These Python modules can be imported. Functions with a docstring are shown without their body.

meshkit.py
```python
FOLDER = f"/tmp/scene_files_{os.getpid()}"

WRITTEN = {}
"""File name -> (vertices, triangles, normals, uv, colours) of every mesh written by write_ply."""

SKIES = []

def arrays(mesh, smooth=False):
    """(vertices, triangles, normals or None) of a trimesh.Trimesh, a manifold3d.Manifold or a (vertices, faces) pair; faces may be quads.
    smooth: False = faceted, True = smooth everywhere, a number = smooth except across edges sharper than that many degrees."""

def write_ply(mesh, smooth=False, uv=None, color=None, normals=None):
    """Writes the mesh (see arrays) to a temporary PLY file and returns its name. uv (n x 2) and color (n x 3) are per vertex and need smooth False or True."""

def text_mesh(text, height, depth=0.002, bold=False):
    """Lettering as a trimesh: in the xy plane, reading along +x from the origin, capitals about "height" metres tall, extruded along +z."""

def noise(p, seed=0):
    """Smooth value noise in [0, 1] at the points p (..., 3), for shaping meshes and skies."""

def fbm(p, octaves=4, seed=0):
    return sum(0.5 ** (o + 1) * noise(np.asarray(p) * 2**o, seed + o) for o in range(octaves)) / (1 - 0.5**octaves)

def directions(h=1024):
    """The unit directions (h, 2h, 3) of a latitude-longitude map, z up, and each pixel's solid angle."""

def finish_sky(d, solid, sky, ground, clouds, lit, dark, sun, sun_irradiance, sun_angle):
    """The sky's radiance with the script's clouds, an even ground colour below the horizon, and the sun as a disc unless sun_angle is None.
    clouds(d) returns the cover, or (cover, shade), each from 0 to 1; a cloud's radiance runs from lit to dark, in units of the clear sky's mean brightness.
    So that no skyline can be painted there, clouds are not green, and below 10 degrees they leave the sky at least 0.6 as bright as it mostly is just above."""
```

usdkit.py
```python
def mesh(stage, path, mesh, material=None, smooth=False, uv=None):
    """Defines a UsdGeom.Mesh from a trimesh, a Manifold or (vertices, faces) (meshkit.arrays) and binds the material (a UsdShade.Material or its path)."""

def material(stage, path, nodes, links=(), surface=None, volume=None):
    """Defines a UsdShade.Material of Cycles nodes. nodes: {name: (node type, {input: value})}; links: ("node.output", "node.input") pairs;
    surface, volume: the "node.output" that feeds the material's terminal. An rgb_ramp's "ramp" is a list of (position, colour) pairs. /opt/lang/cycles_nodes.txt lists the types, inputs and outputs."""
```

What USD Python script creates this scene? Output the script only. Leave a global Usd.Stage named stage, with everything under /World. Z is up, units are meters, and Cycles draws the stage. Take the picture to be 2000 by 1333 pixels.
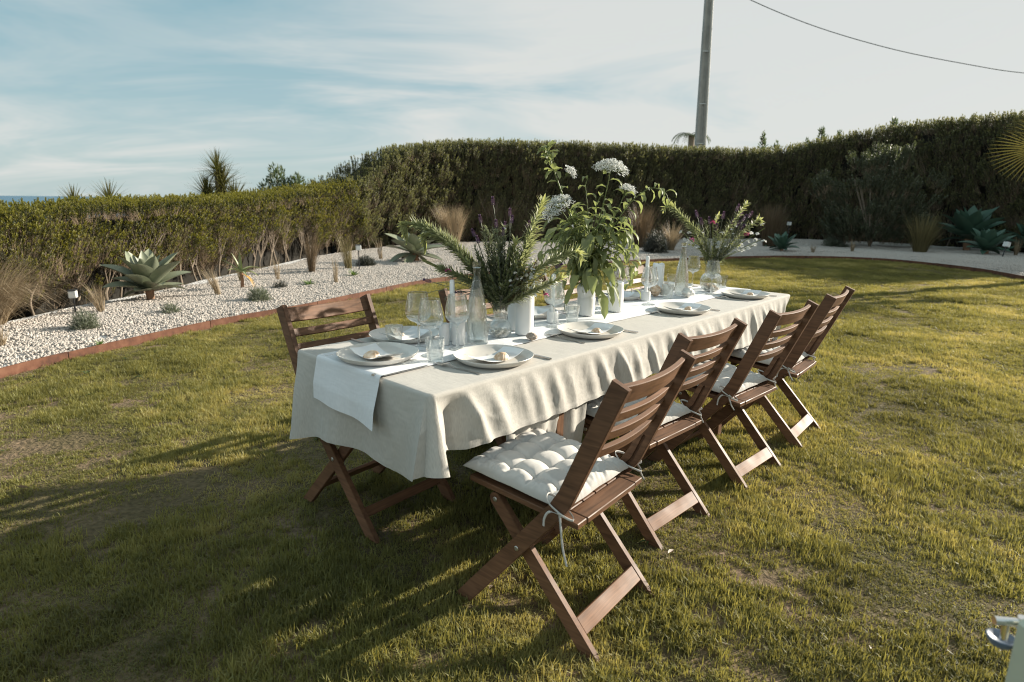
import math, random
import numpy as np
import trimesh
import shapely
from shapely.geometry import Polygon, LineString
import manifold3d as m3
import usdkit, meshkit
from pxr import Usd, UsdGeom, UsdLux, UsdShade, Gf, Sdf, Vt

stage = Usd.Stage.CreateInMemory()
UsdGeom.SetStageUpAxis(stage, 'Z'); UsdGeom.SetStageMetersPerUnit(stage, 1.0)
world = UsdGeom.Xform.Define(stage, '/World'); stage.SetDefaultPrim(world.GetPrim())
UsdGeom.Scope.Define(stage, '/World/Looks')
PI = math.pi
rnd = random.Random(11)
rng = np.random.default_rng(11)

# ------------------------------------------------------------------ camera, sky, sun, exposure
CAM_F, CAM_PITCH, CAM_ROLL, CAM_H = 1190.1 / 2000 * 36.0, 0.2257, 0.0122, 1.331
SUN_AZ, SUN_EL = math.radians(66), math.radians(20)
SUN_I, SKY_S, EXPOSURE = 1.25, 0.0505, 1.04

cam = UsdGeom.Camera.Define(stage, '/World/camera')
fw = np.array([0, math.cos(CAM_PITCH), -math.sin(CAM_PITCH)]); rt = np.array([1.0, 0, 0]); up = np.cross(rt, fw)
r2 = math.cos(CAM_ROLL) * rt + math.sin(CAM_ROLL) * up; u2 = -math.sin(CAM_ROLL) * rt + math.cos(CAM_ROLL) * up
M = Gf.Matrix4d(*r2, 0, *u2, 0, *(-fw), 0, 0, 0, CAM_H, 1)
cam.AddTransformOp().Set(M)
cam.CreateFocalLengthAttr(CAM_F); cam.CreateHorizontalApertureAttr(36.0); cam.CreateVerticalApertureAttr(36.0 * 682 / 1024)
cam.CreateFStopAttr(3.4); cam.CreateFocusDistanceAttr(2.7)
cam.CreateClippingRangeAttr((0.05, 100000.0)); cam.CreateExposureAttr(EXPOSURE)

sun_dir = np.array([math.sin(SUN_AZ) * math.cos(SUN_EL), math.cos(SUN_AZ) * math.cos(SUN_EL), math.sin(SUN_EL)])
sky_mat = usdkit.material(stage, '/World/Looks/sky', {
    'tc': ('texture_coordinate', {}),
    'sky': ('sky_texture', {'sky_type': 'single_scattering', 'sun_disc': False, 'sun_elevation': SUN_EL, 'sun_rotation': SUN_AZ, 'altitude': 60.0,
                            'air_density': 1.0, 'aerosol_density': 1.0, 'ozone_density': 1.4}),
    'sep': ('separate_xyz', {}),
    'zz': ('math', {'math_type': 'add', 'value2': 0.16}),
    'zm': ('math', {'math_type': 'maximum', 'value2': 0.12}),
    'dx': ('math', {'math_type': 'divide'}), 'dy': ('math', {'math_type': 'divide'}),
    'plane': ('combine_xyz', {'z': 0.0}),
    'map': ('mapping', {'rotation': (0, 0, 0.9), 'location': (2.3, 0.7, 0.0), 'scale': (0.75, 1.25, 1.0)}),
    'n1': ('noise_texture', {'scale': 0.8, 'detail': 7.0, 'roughness': 0.56, 'distortion': 1.3}),
    'n2': ('noise_texture', {'scale': 0.33, 'detail': 3.0, 'roughness': 0.5}),
    'nm': ('math', {'math_type': 'multiply_add', 'value2': 0.55, 'value3': 0.0}),
    'na': ('math', {'math_type': 'add'}),
    'dot': ('vector_math', {'math_type': 'dot_product', 'vector2': tuple(sun_dir)}),
    'glow': ('map_range', {'value': 0.0, 'from_min': 0.10, 'from_max': 0.90, 'to_min': -0.04, 'to_max': 0.40, 'clamp': True}),
    'cov': ('math', {'math_type': 'add'}),
    'ramp': ('rgb_ramp', {'ramp': [(0.0, (0.0, 0.0, 0.0)), (0.62, (0.04, 0.04, 0.04)), (0.76, (0.28, 0.28, 0.28)), (0.90, (0.64, 0.64, 0.64)), (1.05, (0.95, 0.95, 0.95))]}),
    'cl': ('mix_color', {'blend_type': 'mix', 'b': (7.45, 7.45, 7.15), 'use_clamp': False}),
    'el': ('map_range', {'from_min': 0.0, 'from_max': 0.30, 'to_min': 0.0, 'to_max': 1.0, 'clamp': True}),
    'air': ('mix_color', {'a': (4.9, 6.4, 6.6), 'b': (2.5, 4.7, 5.5), 'use_clamp': False}),
    'tint': ('mix_color', {'blend_type': 'mix', 'fac': 0.78, 'use_clamp': False}),
    'bg': ('background_shader', {'strength': SKY_S}),
}, [('tc.generated', 'sep.vector'), ('sep.z', 'zz.value1'), ('zz.value', 'zm.value1'), ('sep.x', 'dx.value1'), ('zm.value', 'dx.value2'),
    ('sep.y', 'dy.value1'), ('zm.value', 'dy.value2'), ('dx.value', 'plane.x'), ('dy.value', 'plane.y'), ('plane.vector', 'map.vector'),
    ('map.vector', 'n1.vector'), ('map.vector', 'n2.vector'), ('n2.fac', 'nm.value1'), ('nm.value', 'na.value1'), ('n1.fac', 'na.value2'),
    ('tc.generated', 'dot.vector1'), ('dot.value', 'glow.value'), ('na.value', 'cov.value1'), ('glow.result', 'cov.value2'), ('cov.value', 'ramp.fac'),
    ('sep.z', 'el.value'), ('el.result', 'air.fac'), ('air.result', 'tint.b'), ('sky.color', 'tint.a'), ('tint.result', 'cl.a'), ('ramp.color', 'cl.fac'), ('cl.result', 'bg.color')], surface='bg.background')
dome = UsdLux.DomeLight.Define(stage, '/World/sky')
UsdShade.MaterialBindingAPI.Apply(dome.GetPrim()).Bind(sky_mat)
dome.GetPrim().SetCustomDataByKey('kind', 'structure')

sun = UsdLux.DistantLight.Define(stage, '/World/sun')
sun.CreateIntensityAttr(SUN_I); sun.CreateAngleAttr(0.55); sun.CreateNormalizeAttr(True); sun.CreateColorAttr(Gf.Vec3f(1.0, 0.915, 0.78))
zax = sun_dir; xax = np.cross([0, 0, 1.0], zax); xax /= np.linalg.norm(xax); yax = np.cross(zax, xax)
sun.AddTransformOp().Set(Gf.Matrix4d(*xax, 0, *yax, 0, *zax, 0, 0, 0, 30, 1))

# ------------------------------------------------------------------ helpers
names = {}
def numbered(parent, name):
    k = (str(parent), name); i = names.get(k, 0); names[k] = i + 1
    return name if i == 0 else f'{name}_{i:03d}'
def path_of(parent):
    return '/World' if parent is None else str(parent.GetPath())
class MB:
    def __init__(s): s.v, s.f, s.n = [], [], 0
    def add(s, v, f=None, M=None, t=None):
        if f is None:
            v, f = np.asarray(v.vertices), np.asarray(v.faces)
        v = np.asarray(v, float)
        if M is not None: v = v @ np.asarray(M).T
        if t is not None: v = v + np.asarray(t)
        f = np.asarray(f, int)
        if f.shape[1] == 4: f = np.vstack([f[:, [0, 1, 2]], f[:, [0, 2, 3]]])
        s.v.append(v); s.f.append(f + s.n); s.n += len(v)
        return s
    def get(s): return np.vstack(s.v), np.vstack(s.f)
def obj(name, mesh, mat, parent=None, smooth=False, kind=None, label=None):
    if isinstance(mesh, MB): mesh = mesh.get()
    pp = path_of(parent); nm = numbered(pp, name)
    m = usdkit.mesh(stage, f'{pp}/{nm}', mesh, mat, smooth)
    p = m.GetPrim()
    UsdGeom.Mesh(p).CreateDoubleSidedAttr(True)
    if kind: p.SetCustomDataByKey('kind', kind)
    if label: p.SetCustomDataByKey('label', label)
    return p
def setx(prim, loc, rotz=0.0, scale=None, tilt=None):
    x = UsdGeom.Xformable(prim); x.ClearXformOpOrder()
    x.AddTranslateOp().Set(Gf.Vec3d(*map(float, loc))); x.AddRotateZOp().Set(math.degrees(rotz))
    if tilt: x.AddRotateXYZOp(opSuffix='tilt').Set(Gf.Vec3f(*map(float, tilt)))
    if scale is not None:
        s = (scale,) * 3 if np.ndim(scale) == 0 else scale
        x.AddScaleOp().Set(Gf.Vec3f(*map(float, s)))
def tag(p, label, cat, group=None, kind=None):
    p.SetCustomDataByKey('label', label); p.SetCustomDataByKey('category', cat)
    if group: p.SetCustomDataByKey('group', group)
    if kind: p.SetCustomDataByKey('kind', kind)
    return p
def thing(name, label, cat, loc=(0, 0, 0), rotz=0.0, group=None, scale=None, tilt=None):
    x = UsdGeom.Xform.Define(stage, '/World/' + numbered('/World', name)); p = x.GetPrim()
    setx(p, loc, rotz, scale, tilt); return tag(p, label, cat, group)
def dup(src, label, loc, rotz=0.0, scale=None, tilt=None, group=None, name=None):
    was = src.GetCustomData()
    base = name or str(src.GetName()).rstrip('0123456789').rstrip('_')
    p = thing(base, label, was['category'], loc, rotz, group or was.get('group'), scale, tilt)
    p.GetReferences().AddInternalReference(src.GetPath()); p.SetInstanceable(True)
    setx(p, loc, rotz, scale, tilt)
    return p
def nrm(v): v = np.asarray(v, float); return v / (np.linalg.norm(v) + 1e-12)
def frame(d, upv=(0, 0, 1)):
    """columns: x along d, z near upv"""
    x = nrm(d); z = np.asarray(upv, float) - np.dot(upv, x) * x
    if np.linalg.norm(z) < 1e-3: z = np.array([1.0, 0, 0]) - x[0] * x
    z = nrm(z); y = np.cross(z, x); return np.stack([x, y, z], 1)
def rotz(a): c, s = math.cos(a), math.sin(a); return np.array([[c, -s, 0], [s, c, 0], [0, 0, 1]])
def tube(pts, r, sides=6, cap=True):
    p = np.asarray(pts, float); n = len(p); r = np.broadcast_to(r, (n,))
    t = np.gradient(p, axis=0); t /= np.linalg.norm(t, axis=1, keepdims=True) + 1e-12
    a = np.cross(t, [0.3, 0.2, 0.93]) if abs(t[0, 2]) < 0.9 else np.cross(t, [1.0, 0.1, 0]); a /= np.linalg.norm(a, axis=1, keepdims=True) + 1e-12
    b = np.cross(t, a); ang = np.arange(sides) * 2 * PI / sides
    v = (p[:, None] + r[:, None, None] * (np.cos(ang)[None, :, None] * a[:, None] + np.sin(ang)[None, :, None] * b[:, None])).reshape(-1, 3)
    i, j = np.meshgrid(np.arange(n - 1), np.arange(sides), indexing='ij')
    q = np.stack([i * sides + j, i * sides + (j + 1) % sides, (i + 1) * sides + (j + 1) % sides, (i + 1) * sides + j], -1).reshape(-1, 4)
    f = np.vstack([q[:, [0, 1, 2]], q[:, [0, 2, 3]]])
    if cap:
        k = len(v); v = np.vstack([v, p[:1], p[-1:]]); jj = np.arange(sides); o = (n - 1) * sides
        f = np.vstack([f, np.stack([np.full(sides, k), (jj + 1) % sides, jj], 1), np.stack([np.full(sides, k + 1), o + jj, o + (jj + 1) % sides], 1)])
    return v, f
def lathe(prof, seg=40):
    """closed profile list of (r,z) turned about z; points with r=0 welded as poles"""
    p = np.asarray(prof, float); n = len(p); ang = np.arange(seg) * 2 * PI / seg
    v = np.stack([p[:, None, 0] * np.cos(ang), p[:, None, 0] * np.sin(ang), np.broadcast_to(p[:, None, 1], (n, seg))], -1).reshape(-1, 3)
    i, j = np.meshgrid(np.arange(n - 1), np.arange(seg), indexing='ij')
    q = np.stack([i * seg + j, i * seg + (j + 1) % seg, (i + 1) * seg + (j + 1) % seg, (i + 1) * seg + j], -1).reshape(-1, 4)
    m = trimesh.Trimesh(v, np.vstack([q[:, [0, 1, 2]], q[:, [0, 2, 3]]]), process=True, merge_norm=True)
    m.update_faces(m.nondegenerate_faces()); m.fix_normals()
    return np.asarray(m.vertices), np.asarray(m.faces)
def smoothprof(pts, k=6):
    """Catmull-Rom through the profile points"""
    p = np.asarray(pts, float); q = np.vstack([2 * p[0] - p[1], p, 2 * p[-1] - p[-2]]); out = []
    for i in range(1, len(q) - 2):
        for t in np.arange(k) / k:
            a, b, c, d = q[i - 1], q[i], q[i + 1], q[i + 2]
            out.append(0.5 * (2 * b + (c - a) * t + (2 * a - 5 * b + 4 * c - d) * t * t + (3 * b - a - 3 * c + d) * t ** 3))
    out.append(p[-1]); return np.array(out)
def curve3(pts, k=8): return smoothprof(pts, k)
def board(poly, y0, y1, ch=0.002):
    """prism of a 2D polygon in x,z between y0 and y1 with chamfered long edges"""
    P = m3.CrossSection([np.asarray(poly, float)], m3.FillRule.NonZero)
    hgt = y1 - y0
    try:
        inner = P.offset(-ch, m3.JoinType.Miter, 2.0)
        a = m3.Manifold.extrude(P, hgt - 2 * ch).translate([0, 0, ch])
        b = m3.Manifold.extrude(inner, hgt)
        la, lb = a.to_mesh(), b.to_mesh()
        h = m3.Manifold.batch_hull([a, b]) if len(poly) == 4 else (a + b)
        mm = h.to_mesh()
    except Exception:
        mm = m3.Manifold.extrude(P, hgt).to_mesh()
    v = np.asarray(mm.vert_properties)[:, :3]; f = np.asarray(mm.tri_verts)
    v = np.stack([v[:, 0], y0 + v[:, 2], v[:, 1]], 1); f = f[:, [0, 2, 1]]
    return v, f
def rbox(cx, cy, cz, sx, sy, sz, ch=0.002):
    """chamfered box"""
    x, y, z = sx / 2, sy / 2, sz / 2; c = min(ch, x * .9, y * .9, z * .9); pts = []
    for a in (-1, 1):
        for b in (-1, 1):
            for d in (-1, 1):
                pts += [(a * x, b * (y - c), d * (z - c)), (a * (x - c), b * y, d * (z - c)), (a * (x - c), b * (y - c), d * z)]
    h = trimesh.convex.convex_hull(np.array(pts)); return np.asarray(h.vertices) + [cx, cy, cz], np.asarray(h.faces)
def leaf(L, W, rows=8, cols=2, bend=0.5, cup=0.15, peak=0.4, base=0.25, tip=1.0, thick=0.0, twist=0.0, wav=0.0):
    """a leaf from the origin along +x, face up +z; bend = total downward turn in radians (negative curls up)"""
    s = np.linspace(0, 1, rows + 1)
    ang = -bend * s; dx = np.cos(ang); dz = np.sin(ang)
    x = np.concatenate([[0], np.cumsum((dx[1:] + dx[:-1]) / 2)]) * L / rows; z = np.concatenate([[0], np.cumsum((dz[1:] + dz[:-1]) / 2)]) * L / rows
    w = np.where(s < peak, base + (1 - base) * np.sin(np.clip(s / peak, 0, 1) * PI / 2), np.clip(1 - np.clip((s - peak) / (1 - peak), 0, 1) ** (1.0 + tip), 0, 1) ** 0.9)
    w = np.maximum(w, 0.015) * W / 2
    c = np.linspace(-1, 1, 2 * cols + 1)
    cupz = cup * W * (np.abs(c) ** 1.6)[None, :] * (w / (W / 2))[:, None]
    nx, nz = -dz, dx
    tw = twist * s
    yy = c[None, :] * w[:, None]
    wv = wav * W * np.sin(s * 17 + 1.3)[:, None] * (c * np.abs(c))[None, :]
    hh = cupz + yy * np.sin(tw)[:, None] + wv
    yy = yy * np.cos(tw)[:, None]
    V = np.stack([x[:, None] + nx[:, None] * hh, yy, z[:, None] + nz[:, None] * hh], -1)
    m = 2 * cols + 1
    i, j = np.meshgrid(np.arange(rows), np.arange(2 * cols), indexing='ij')
    q = np.stack([i * m + j, (i + 1) * m + j, (i + 1) * m + j + 1, i * m + j + 1], -1).reshape(-1, 4)
    V = V.reshape(-1, 3)
    if thick:
        prof = (1 - np.abs(c) ** 2)[None, :] * (np.sqrt(np.clip(w / (W / 2), 0, 1)) * (1 - 0.6 * s))[:, None]
        D = np.stack([np.broadcast_to(nx[:, None], prof.shape), 0 * prof, np.broadcast_to(nz[:, None], prof.shape)], -1) * (prof * thick)[..., None]
        B = V - D.reshape(-1, 3) - 1e-5
        V = np.vstack([V, B]); q = np.vstack([q, q[:, ::-1] + len(B)])
    return V, np.vstack([q[:, [0, 1, 2]], q[:, [0, 2, 3]]])
def quat_from(R):
    q = trimesh.transformations.quaternion_from_matrix(np.block([[R, np.zeros((3, 1))], [np.zeros((1, 3)), 1]])); return q
def instancer(path, protos, pos, idx, quats, scales):
    """protos: list of [(name, mesh, material, smooth), ...]"""
    pi = UsdGeom.PointInstancer.Define(stage, path); targets = []
    for k, parts in enumerate(protos):
        x = UsdGeom.Xform.Define(stage, f'{path}/shape_{k:03d}')
        for nm, mesh, mat, sm in parts:
            if isinstance(mesh, MB): mesh = mesh.get()
            mm = usdkit.mesh(stage, f'{path}/shape_{k:03d}/{nm}', mesh, mat, sm); mm.CreateDoubleSidedAttr(True)
        targets.append(x.GetPath())
    pi.CreatePrototypesRel().SetTargets(targets)
    pi.CreatePositionsAttr(Vt.Vec3fArray.FromNumpy(np.asarray(pos, np.float32)))
    pi.CreateProtoIndicesAttr(Vt.IntArray.FromNumpy(np.asarray(idx, np.int32)))
    pi.CreateOrientationsAttr(Vt.QuathArray([Gf.Quath(float(q[0]), float(q[1]), float(q[2]), float(q[3])) for q in quats]))
    sc = np.asarray(scales, np.float32)
    if sc.ndim == 1: sc = np.repeat(sc[:, None], 3, 1)
    pi.CreateScalesAttr(Vt.Vec3fArray.FromNumpy(sc))
    return pi.GetPrim()

# ------------------------------------------------------------------ materials
LK = '/World/Looks/'
def plain(name, col, rough=0.6, bump=0.0, bscale=60, var=0.0, vscale=8, spec=0.5, metal=0.0, sheen=0.0, obj_random=0.0):
    nodes = {'p': ('principled_bsdf', {'base_color': col, 'roughness': rough, 'specular_ior_level': spec, 'metallic': metal, 'sheen_weight': sheen}),
             'tc': ('texture_coordinate', {})}
    links = []
    if var:
        nodes['n'] = ('noise_texture', {'scale': vscale, 'detail': 5.0, 'roughness': 0.6}); links += [('tc.object', 'n.vector')]
        lo = tuple(c * (1 - var) for c in col); hi = tuple(min(1, c * (1 + var)) for c in col)
        nodes['r'] = ('rgb_ramp', {'ramp': [(0.25, lo), (0.75, hi)]}); links += [('n.fac', 'r.fac'), ('r.color', 'p.base_color')]
    if bump:
        nodes['bn'] = ('noise_texture', {'scale': bscale, 'detail': 4.0}); nodes['b'] = ('bump', {'strength': bump, 'distance': 0.004})
        links += [('tc.object', 'bn.vector'), ('bn.fac', 'b.height'), ('b.normal', 'p.normal')]
    return usdkit.material(stage, LK + name, nodes, links, surface='p.BSDF')
def leafmat(name, cols, rough=0.5, trans=0.35, tmul=(1.5, 1.6, 0.8), vscale=3.0, world=False, island=True, mixnoise=0.5):
    """foliage: colour per leaf island, mixed with a broad noise; translucent"""
    n = len(cols)
    nodes = {'g': ('geometry', {}), 'tc': ('texture_coordinate', {}), 'n': ('noise_texture', {'scale': vscale, 'detail': 3.0}),
             'oi': ('object_info', {}),
             'm1': ('math', {'math_type': 'multiply', 'value2': mixnoise}), 'm2': ('math', {'math_type': 'multiply', 'value2': 1 - mixnoise}), 'ad': ('math', {'math_type': 'add'}),
             'ra': ('rgb_ramp', {'ramp': [(0.15 + 0.7 * i / max(1, n - 1), c) for i, c in enumerate(cols)]}),
             'p': ('principled_bsdf', {'roughness': rough, 'specular_ior_level': 0.4}), 't': ('translucent_bsdf', {}),
             'tm': ('mix_color', {'blend_type': 'multiply', 'fac': 1.0, 'b': tmul, 'use_clamp': False}), 'x': ('mix_closure', {'fac': trans})}
    links = [('g.position' if world else 'tc.object', 'n.vector'), ('n.fac', 'm1.value1'), ('g.random_per_island', 'm2.value1'), ('m1.value', 'ad.value1'), ('m2.value', 'ad.value2'),
             ('ad.value', 'ra.fac'), ('ra.color', 'p.base_color'), ('ra.color', 'tm.a'), ('tm.result', 't.color'), ('p.BSDF', 'x.closure1'), ('t.BSDF', 'x.closure2')]
    return usdkit.material(stage, LK + name, nodes, links, surface='x.closure')
def woodmat(name, scale, rot=(0, 0, 0), dark=(0.075, 0.036, 0.018), light=(0.200, 0.102, 0.054)):
    return usdkit.material(stage, LK + name, {
        'tc': ('texture_coordinate', {}), 'oi': ('object_info', {}),
        'mp': ('mapping', {'rotation': rot, 'scale': scale}),
        'n': ('noise_texture', {'scale': 1.0, 'detail': 6.0, 'roughness': 0.62, 'distortion': 0.6}),
        'n2': ('noise_texture', {'scale': 6.0, 'detail': 2.0}),
        'n3': ('noise_texture', {'scale': 3.2, 'detail': 3.0}),
        'r': ('rgb_ramp', {'ramp': [(0.28, dark), (0.5, tuple((a + b) / 2 for a, b in zip(dark, light))), (0.72, light)]}),
        'fade': ('rgb_ramp', {'ramp': [(0.35, (0.80, 0.80, 0.80)), (0.7, (1.22, 1.2, 1.18))]}),
        'mx': ('mix_color', {'blend_type': 'multiply', 'fac': 1.0, 'use_clamp': False}),
        'b': ('bump', {'strength': 0.25, 'distance': 0.0012}),
        'rr': ('map_range', {'from_min': 0.3, 'from_max': 0.7, 'to_min': 0.48, 'to_max': 0.68}),
        'p': ('principled_bsdf', {'specular_ior_level': 0.32}),
    }, [('tc.object', 'mp.vector'), ('mp.vector', 'n.vector'), ('tc.object', 'n2.vector'), ('tc.object', 'n3.vector'), ('n.fac', 'r.fac'), ('n3.fac', 'fade.fac'), ('r.color', 'mx.a'), ('fade.color', 'mx.b'),
        ('mx.result', 'p.base_color'), ('n.fac', 'b.height'), ('b.normal', 'p.normal'), ('n2.fac', 'rr.value'), ('rr.result', 'p.roughness')], surface='p.BSDF')
def clothmat(name, col, weave=900.0, strength=0.25, slub=0.05):
    lo = tuple(c * (1 - slub) for c in col); hi = tuple(min(1, c * (1 + slub)) for c in col)
    return usdkit.material(stage, LK + name, {
        'tc': ('texture_coordinate', {}), 'm1': ('mapping', {'scale': (14, 500, 60)}), 'm2': ('mapping', {'scale': (500, 14, 60)}),
        'a': ('noise_texture', {'scale': 1.0, 'detail': 2.0}), 'b': ('noise_texture', {'scale': 1.0, 'detail': 2.0}), 's': ('math', {'math_type': 'add'}),
        'w': ('noise_texture', {'scale': 26.0, 'detail': 4.0}), 'wr': ('noise_texture', {'scale': 6.0, 'detail': 5.0, 'distortion': 0.8}),
        'h': ('math', {'math_type': 'multiply_add', 'value2': 0.5}),
        'h2': ('math', {'math_type': 'multiply_add', 'value2': 3.2}),
        'r': ('rgb_ramp', {'ramp': [(0.35, lo), (0.65, hi)]}), 'hv': ('math', {'math_type': 'multiply', 'value2': 0.5}),
        'bu': ('bump', {'strength': strength, 'distance': 0.003}),
        'p': ('principled_bsdf', {'roughness': 0.85, 'sheen_weight': 0.15, 'specular_ior_level': 0.2})},
        [('tc.object', 'm1.vector'), ('tc.object', 'm2.vector'), ('m1.vector', 'a.vector'), ('m2.vector', 'b.vector'), ('a.fac', 's.value1'), ('b.fac', 's.value2'),
         ('tc.object', 'w.vector'), ('tc.object', 'wr.vector'), ('s.value', 'h.value1'), ('w.fac', 'h.value3'), ('wr.fac', 'h2.value1'), ('h.value', 'h2.value3'),
         ('s.value', 'hv.value1'), ('hv.value', 'r.fac'), ('r.color', 'p.base_color'), ('h2.value', 'bu.height'), ('bu.normal', 'p.normal')], surface='p.BSDF')
def panemat(name, tint=(0.975, 0.99, 0.985), edge=(0.42, 0.50, 0.50), base=0.022, gain=0.8):
    """thin clear glass: reflects more towards its edges, a little darker where one looks along it"""
    return usdkit.material(stage, LK + name, {
        'lw': ('layer_weight', {'blend': 0.5}), 'r': ('rgb_ramp', {'ramp': [(0.0, tint), (0.68, tint), (0.92, edge), (1.0, edge)]}),
        'pw': ('math', {'math_type': 'power', 'value2': 4.2}), 'fm': ('math', {'math_type': 'multiply_add', 'value2': gain, 'value3': base, 'use_clamp': True}),
        't': ('transparent_bsdf', {}), 'g': ('glossy_bsdf', {'color': (1, 1, 1), 'roughness': 0.02}), 'x': ('mix_closure', {})},
        [('lw.facing', 'r.fac'), ('r.color', 't.color'), ('lw.facing', 'pw.value1'), ('pw.value', 'fm.value1'), ('fm.value', 'x.fac'), ('t.BSDF', 'x.closure1'), ('g.BSDF', 'x.closure2')], surface='x.closure')

MAT = {}
MAT['wood_slat'] = woodmat('wood_slat', (90, 5, 90))
MAT['wood_post'] = woodmat('wood_post', (8, 70, 70), rot=(0, 0.95, 0), dark=(0.066, 0.031, 0.016), light=(0.170, 0.086, 0.046))
MAT['wood_leg'] = woodmat('wood_leg', (8, 70, 70), rot=(0, -0.78, 0), dark=(0.07, 0.033, 0.017), light=(0.180, 0.091, 0.048))
MAT['wood_seat'] = woodmat('wood_seat', (6, 80, 80))
MAT['wood_table'] = woodmat('wood_table', (60, 60, 6))
MAT['steel_bolt'] = plain('steel_bolt', (0.5, 0.48, 0.45), 0.35, metal=1.0)
MAT['cutlery'] = plain('cutlery_steel', (0.62, 0.60, 0.58), 0.22, metal=1.0)
MAT['cloth'] = clothmat('tablecloth_linen', (0.42, 0.40, 0.36), slub=0.09, strength=0.35)
MAT['white_linen'] = clothmat('white_linen', (0.64, 0.65, 0.66), strength=0.3)
MAT['cushion'] = clothmat('cushion_cotton', (0.48, 0.465, 0.435), strength=0.12, slub=0.03)
MAT['paper'] = plain('card_paper', (0.68, 0.69, 0.69), 0.7)
MAT['candle'] = usdkit.material(stage, LK + 'candle_wax', {'p': ('principled_bsdf', {'base_color': (0.72, 0.725, 0.71), 'roughness': 0.45, 'specular_ior_level': 0.4})}, [], surface='p.BSDF')
MAT['white_ceramic'] = plain('white_ceramic', (0.64, 0.64, 0.63), 0.55, bump=0.5, bscale=45, var=0.06, vscale=14)
MAT['wick'] = plain('wick', (0.03, 0.027, 0.025), 0.9)
MAT['plate'] = usdkit.material(stage, LK + 'speckled_stoneware', {
    'tc': ('texture_coordinate', {}), 'v': ('voronoi_texture', {'scale': 260.0}), 'r': ('rgb_ramp', {'ramp': [(0.0, (0.16, 0.13, 0.10)), (0.10, (0.20, 0.17, 0.14)), (0.17, (0.58, 0.55, 0.50)), (1.0, (0.60, 0.57, 0.52))]}),
    'wn': ('noise_texture', {'scale': 90.0, 'detail': 1.0}), 'gt': ('math', {'math_type': 'greater_than', 'value2': 0.54}),
    'mx': ('mix_color', {'b': (0.60, 0.57, 0.52)}), 'p': ('principled_bsdf', {'roughness': 0.35, 'specular_ior_level': 0.5})},
    [('tc.object', 'v.vector'), ('tc.object', 'wn.vector'), ('v.distance', 'r.fac'), ('r.color', 'mx.a'), ('wn.fac', 'gt.value1'), ('gt.value', 'mx.fac'), ('mx.result', 'p.base_color')], surface='p.BSDF')
MAT['shell'] = usdkit.material(stage, LK + 'sea_shell', {
    'tc': ('texture_coordinate', {}), 'n': ('noise_texture', {'scale': 45.0, 'detail': 3.0}), 'r': ('rgb_ramp', {'ramp': [(0.3, (0.36, 0.22, 0.12)), (0.5, (0.55, 0.40, 0.27)), (0.7, (0.72, 0.62, 0.50))]}),
    'p': ('principled_bsdf', {'roughness': 0.5})}, [('tc.object', 'n.vector'), ('n.fac', 'r.fac'), ('r.color', 'p.base_color')], surface='p.BSDF')
MAT['oyster'] = plain('oyster_shell', (0.36, 0.29, 0.24), 0.6, bump=0.6, bscale=80, var=0.55, vscale=60)
MAT['pebble'] = plain('vase_pebble', (0.66, 0.63, 0.57), 0.55, var=0.15, vscale=30)
MAT['pane'] = panemat('wine_glass')
MAT['tumbler_glass'] = panemat('tumbler_glass', tint=(0.965, 0.98, 0.975), edge=(0.40, 0.49, 0.49), base=0.03)
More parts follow.
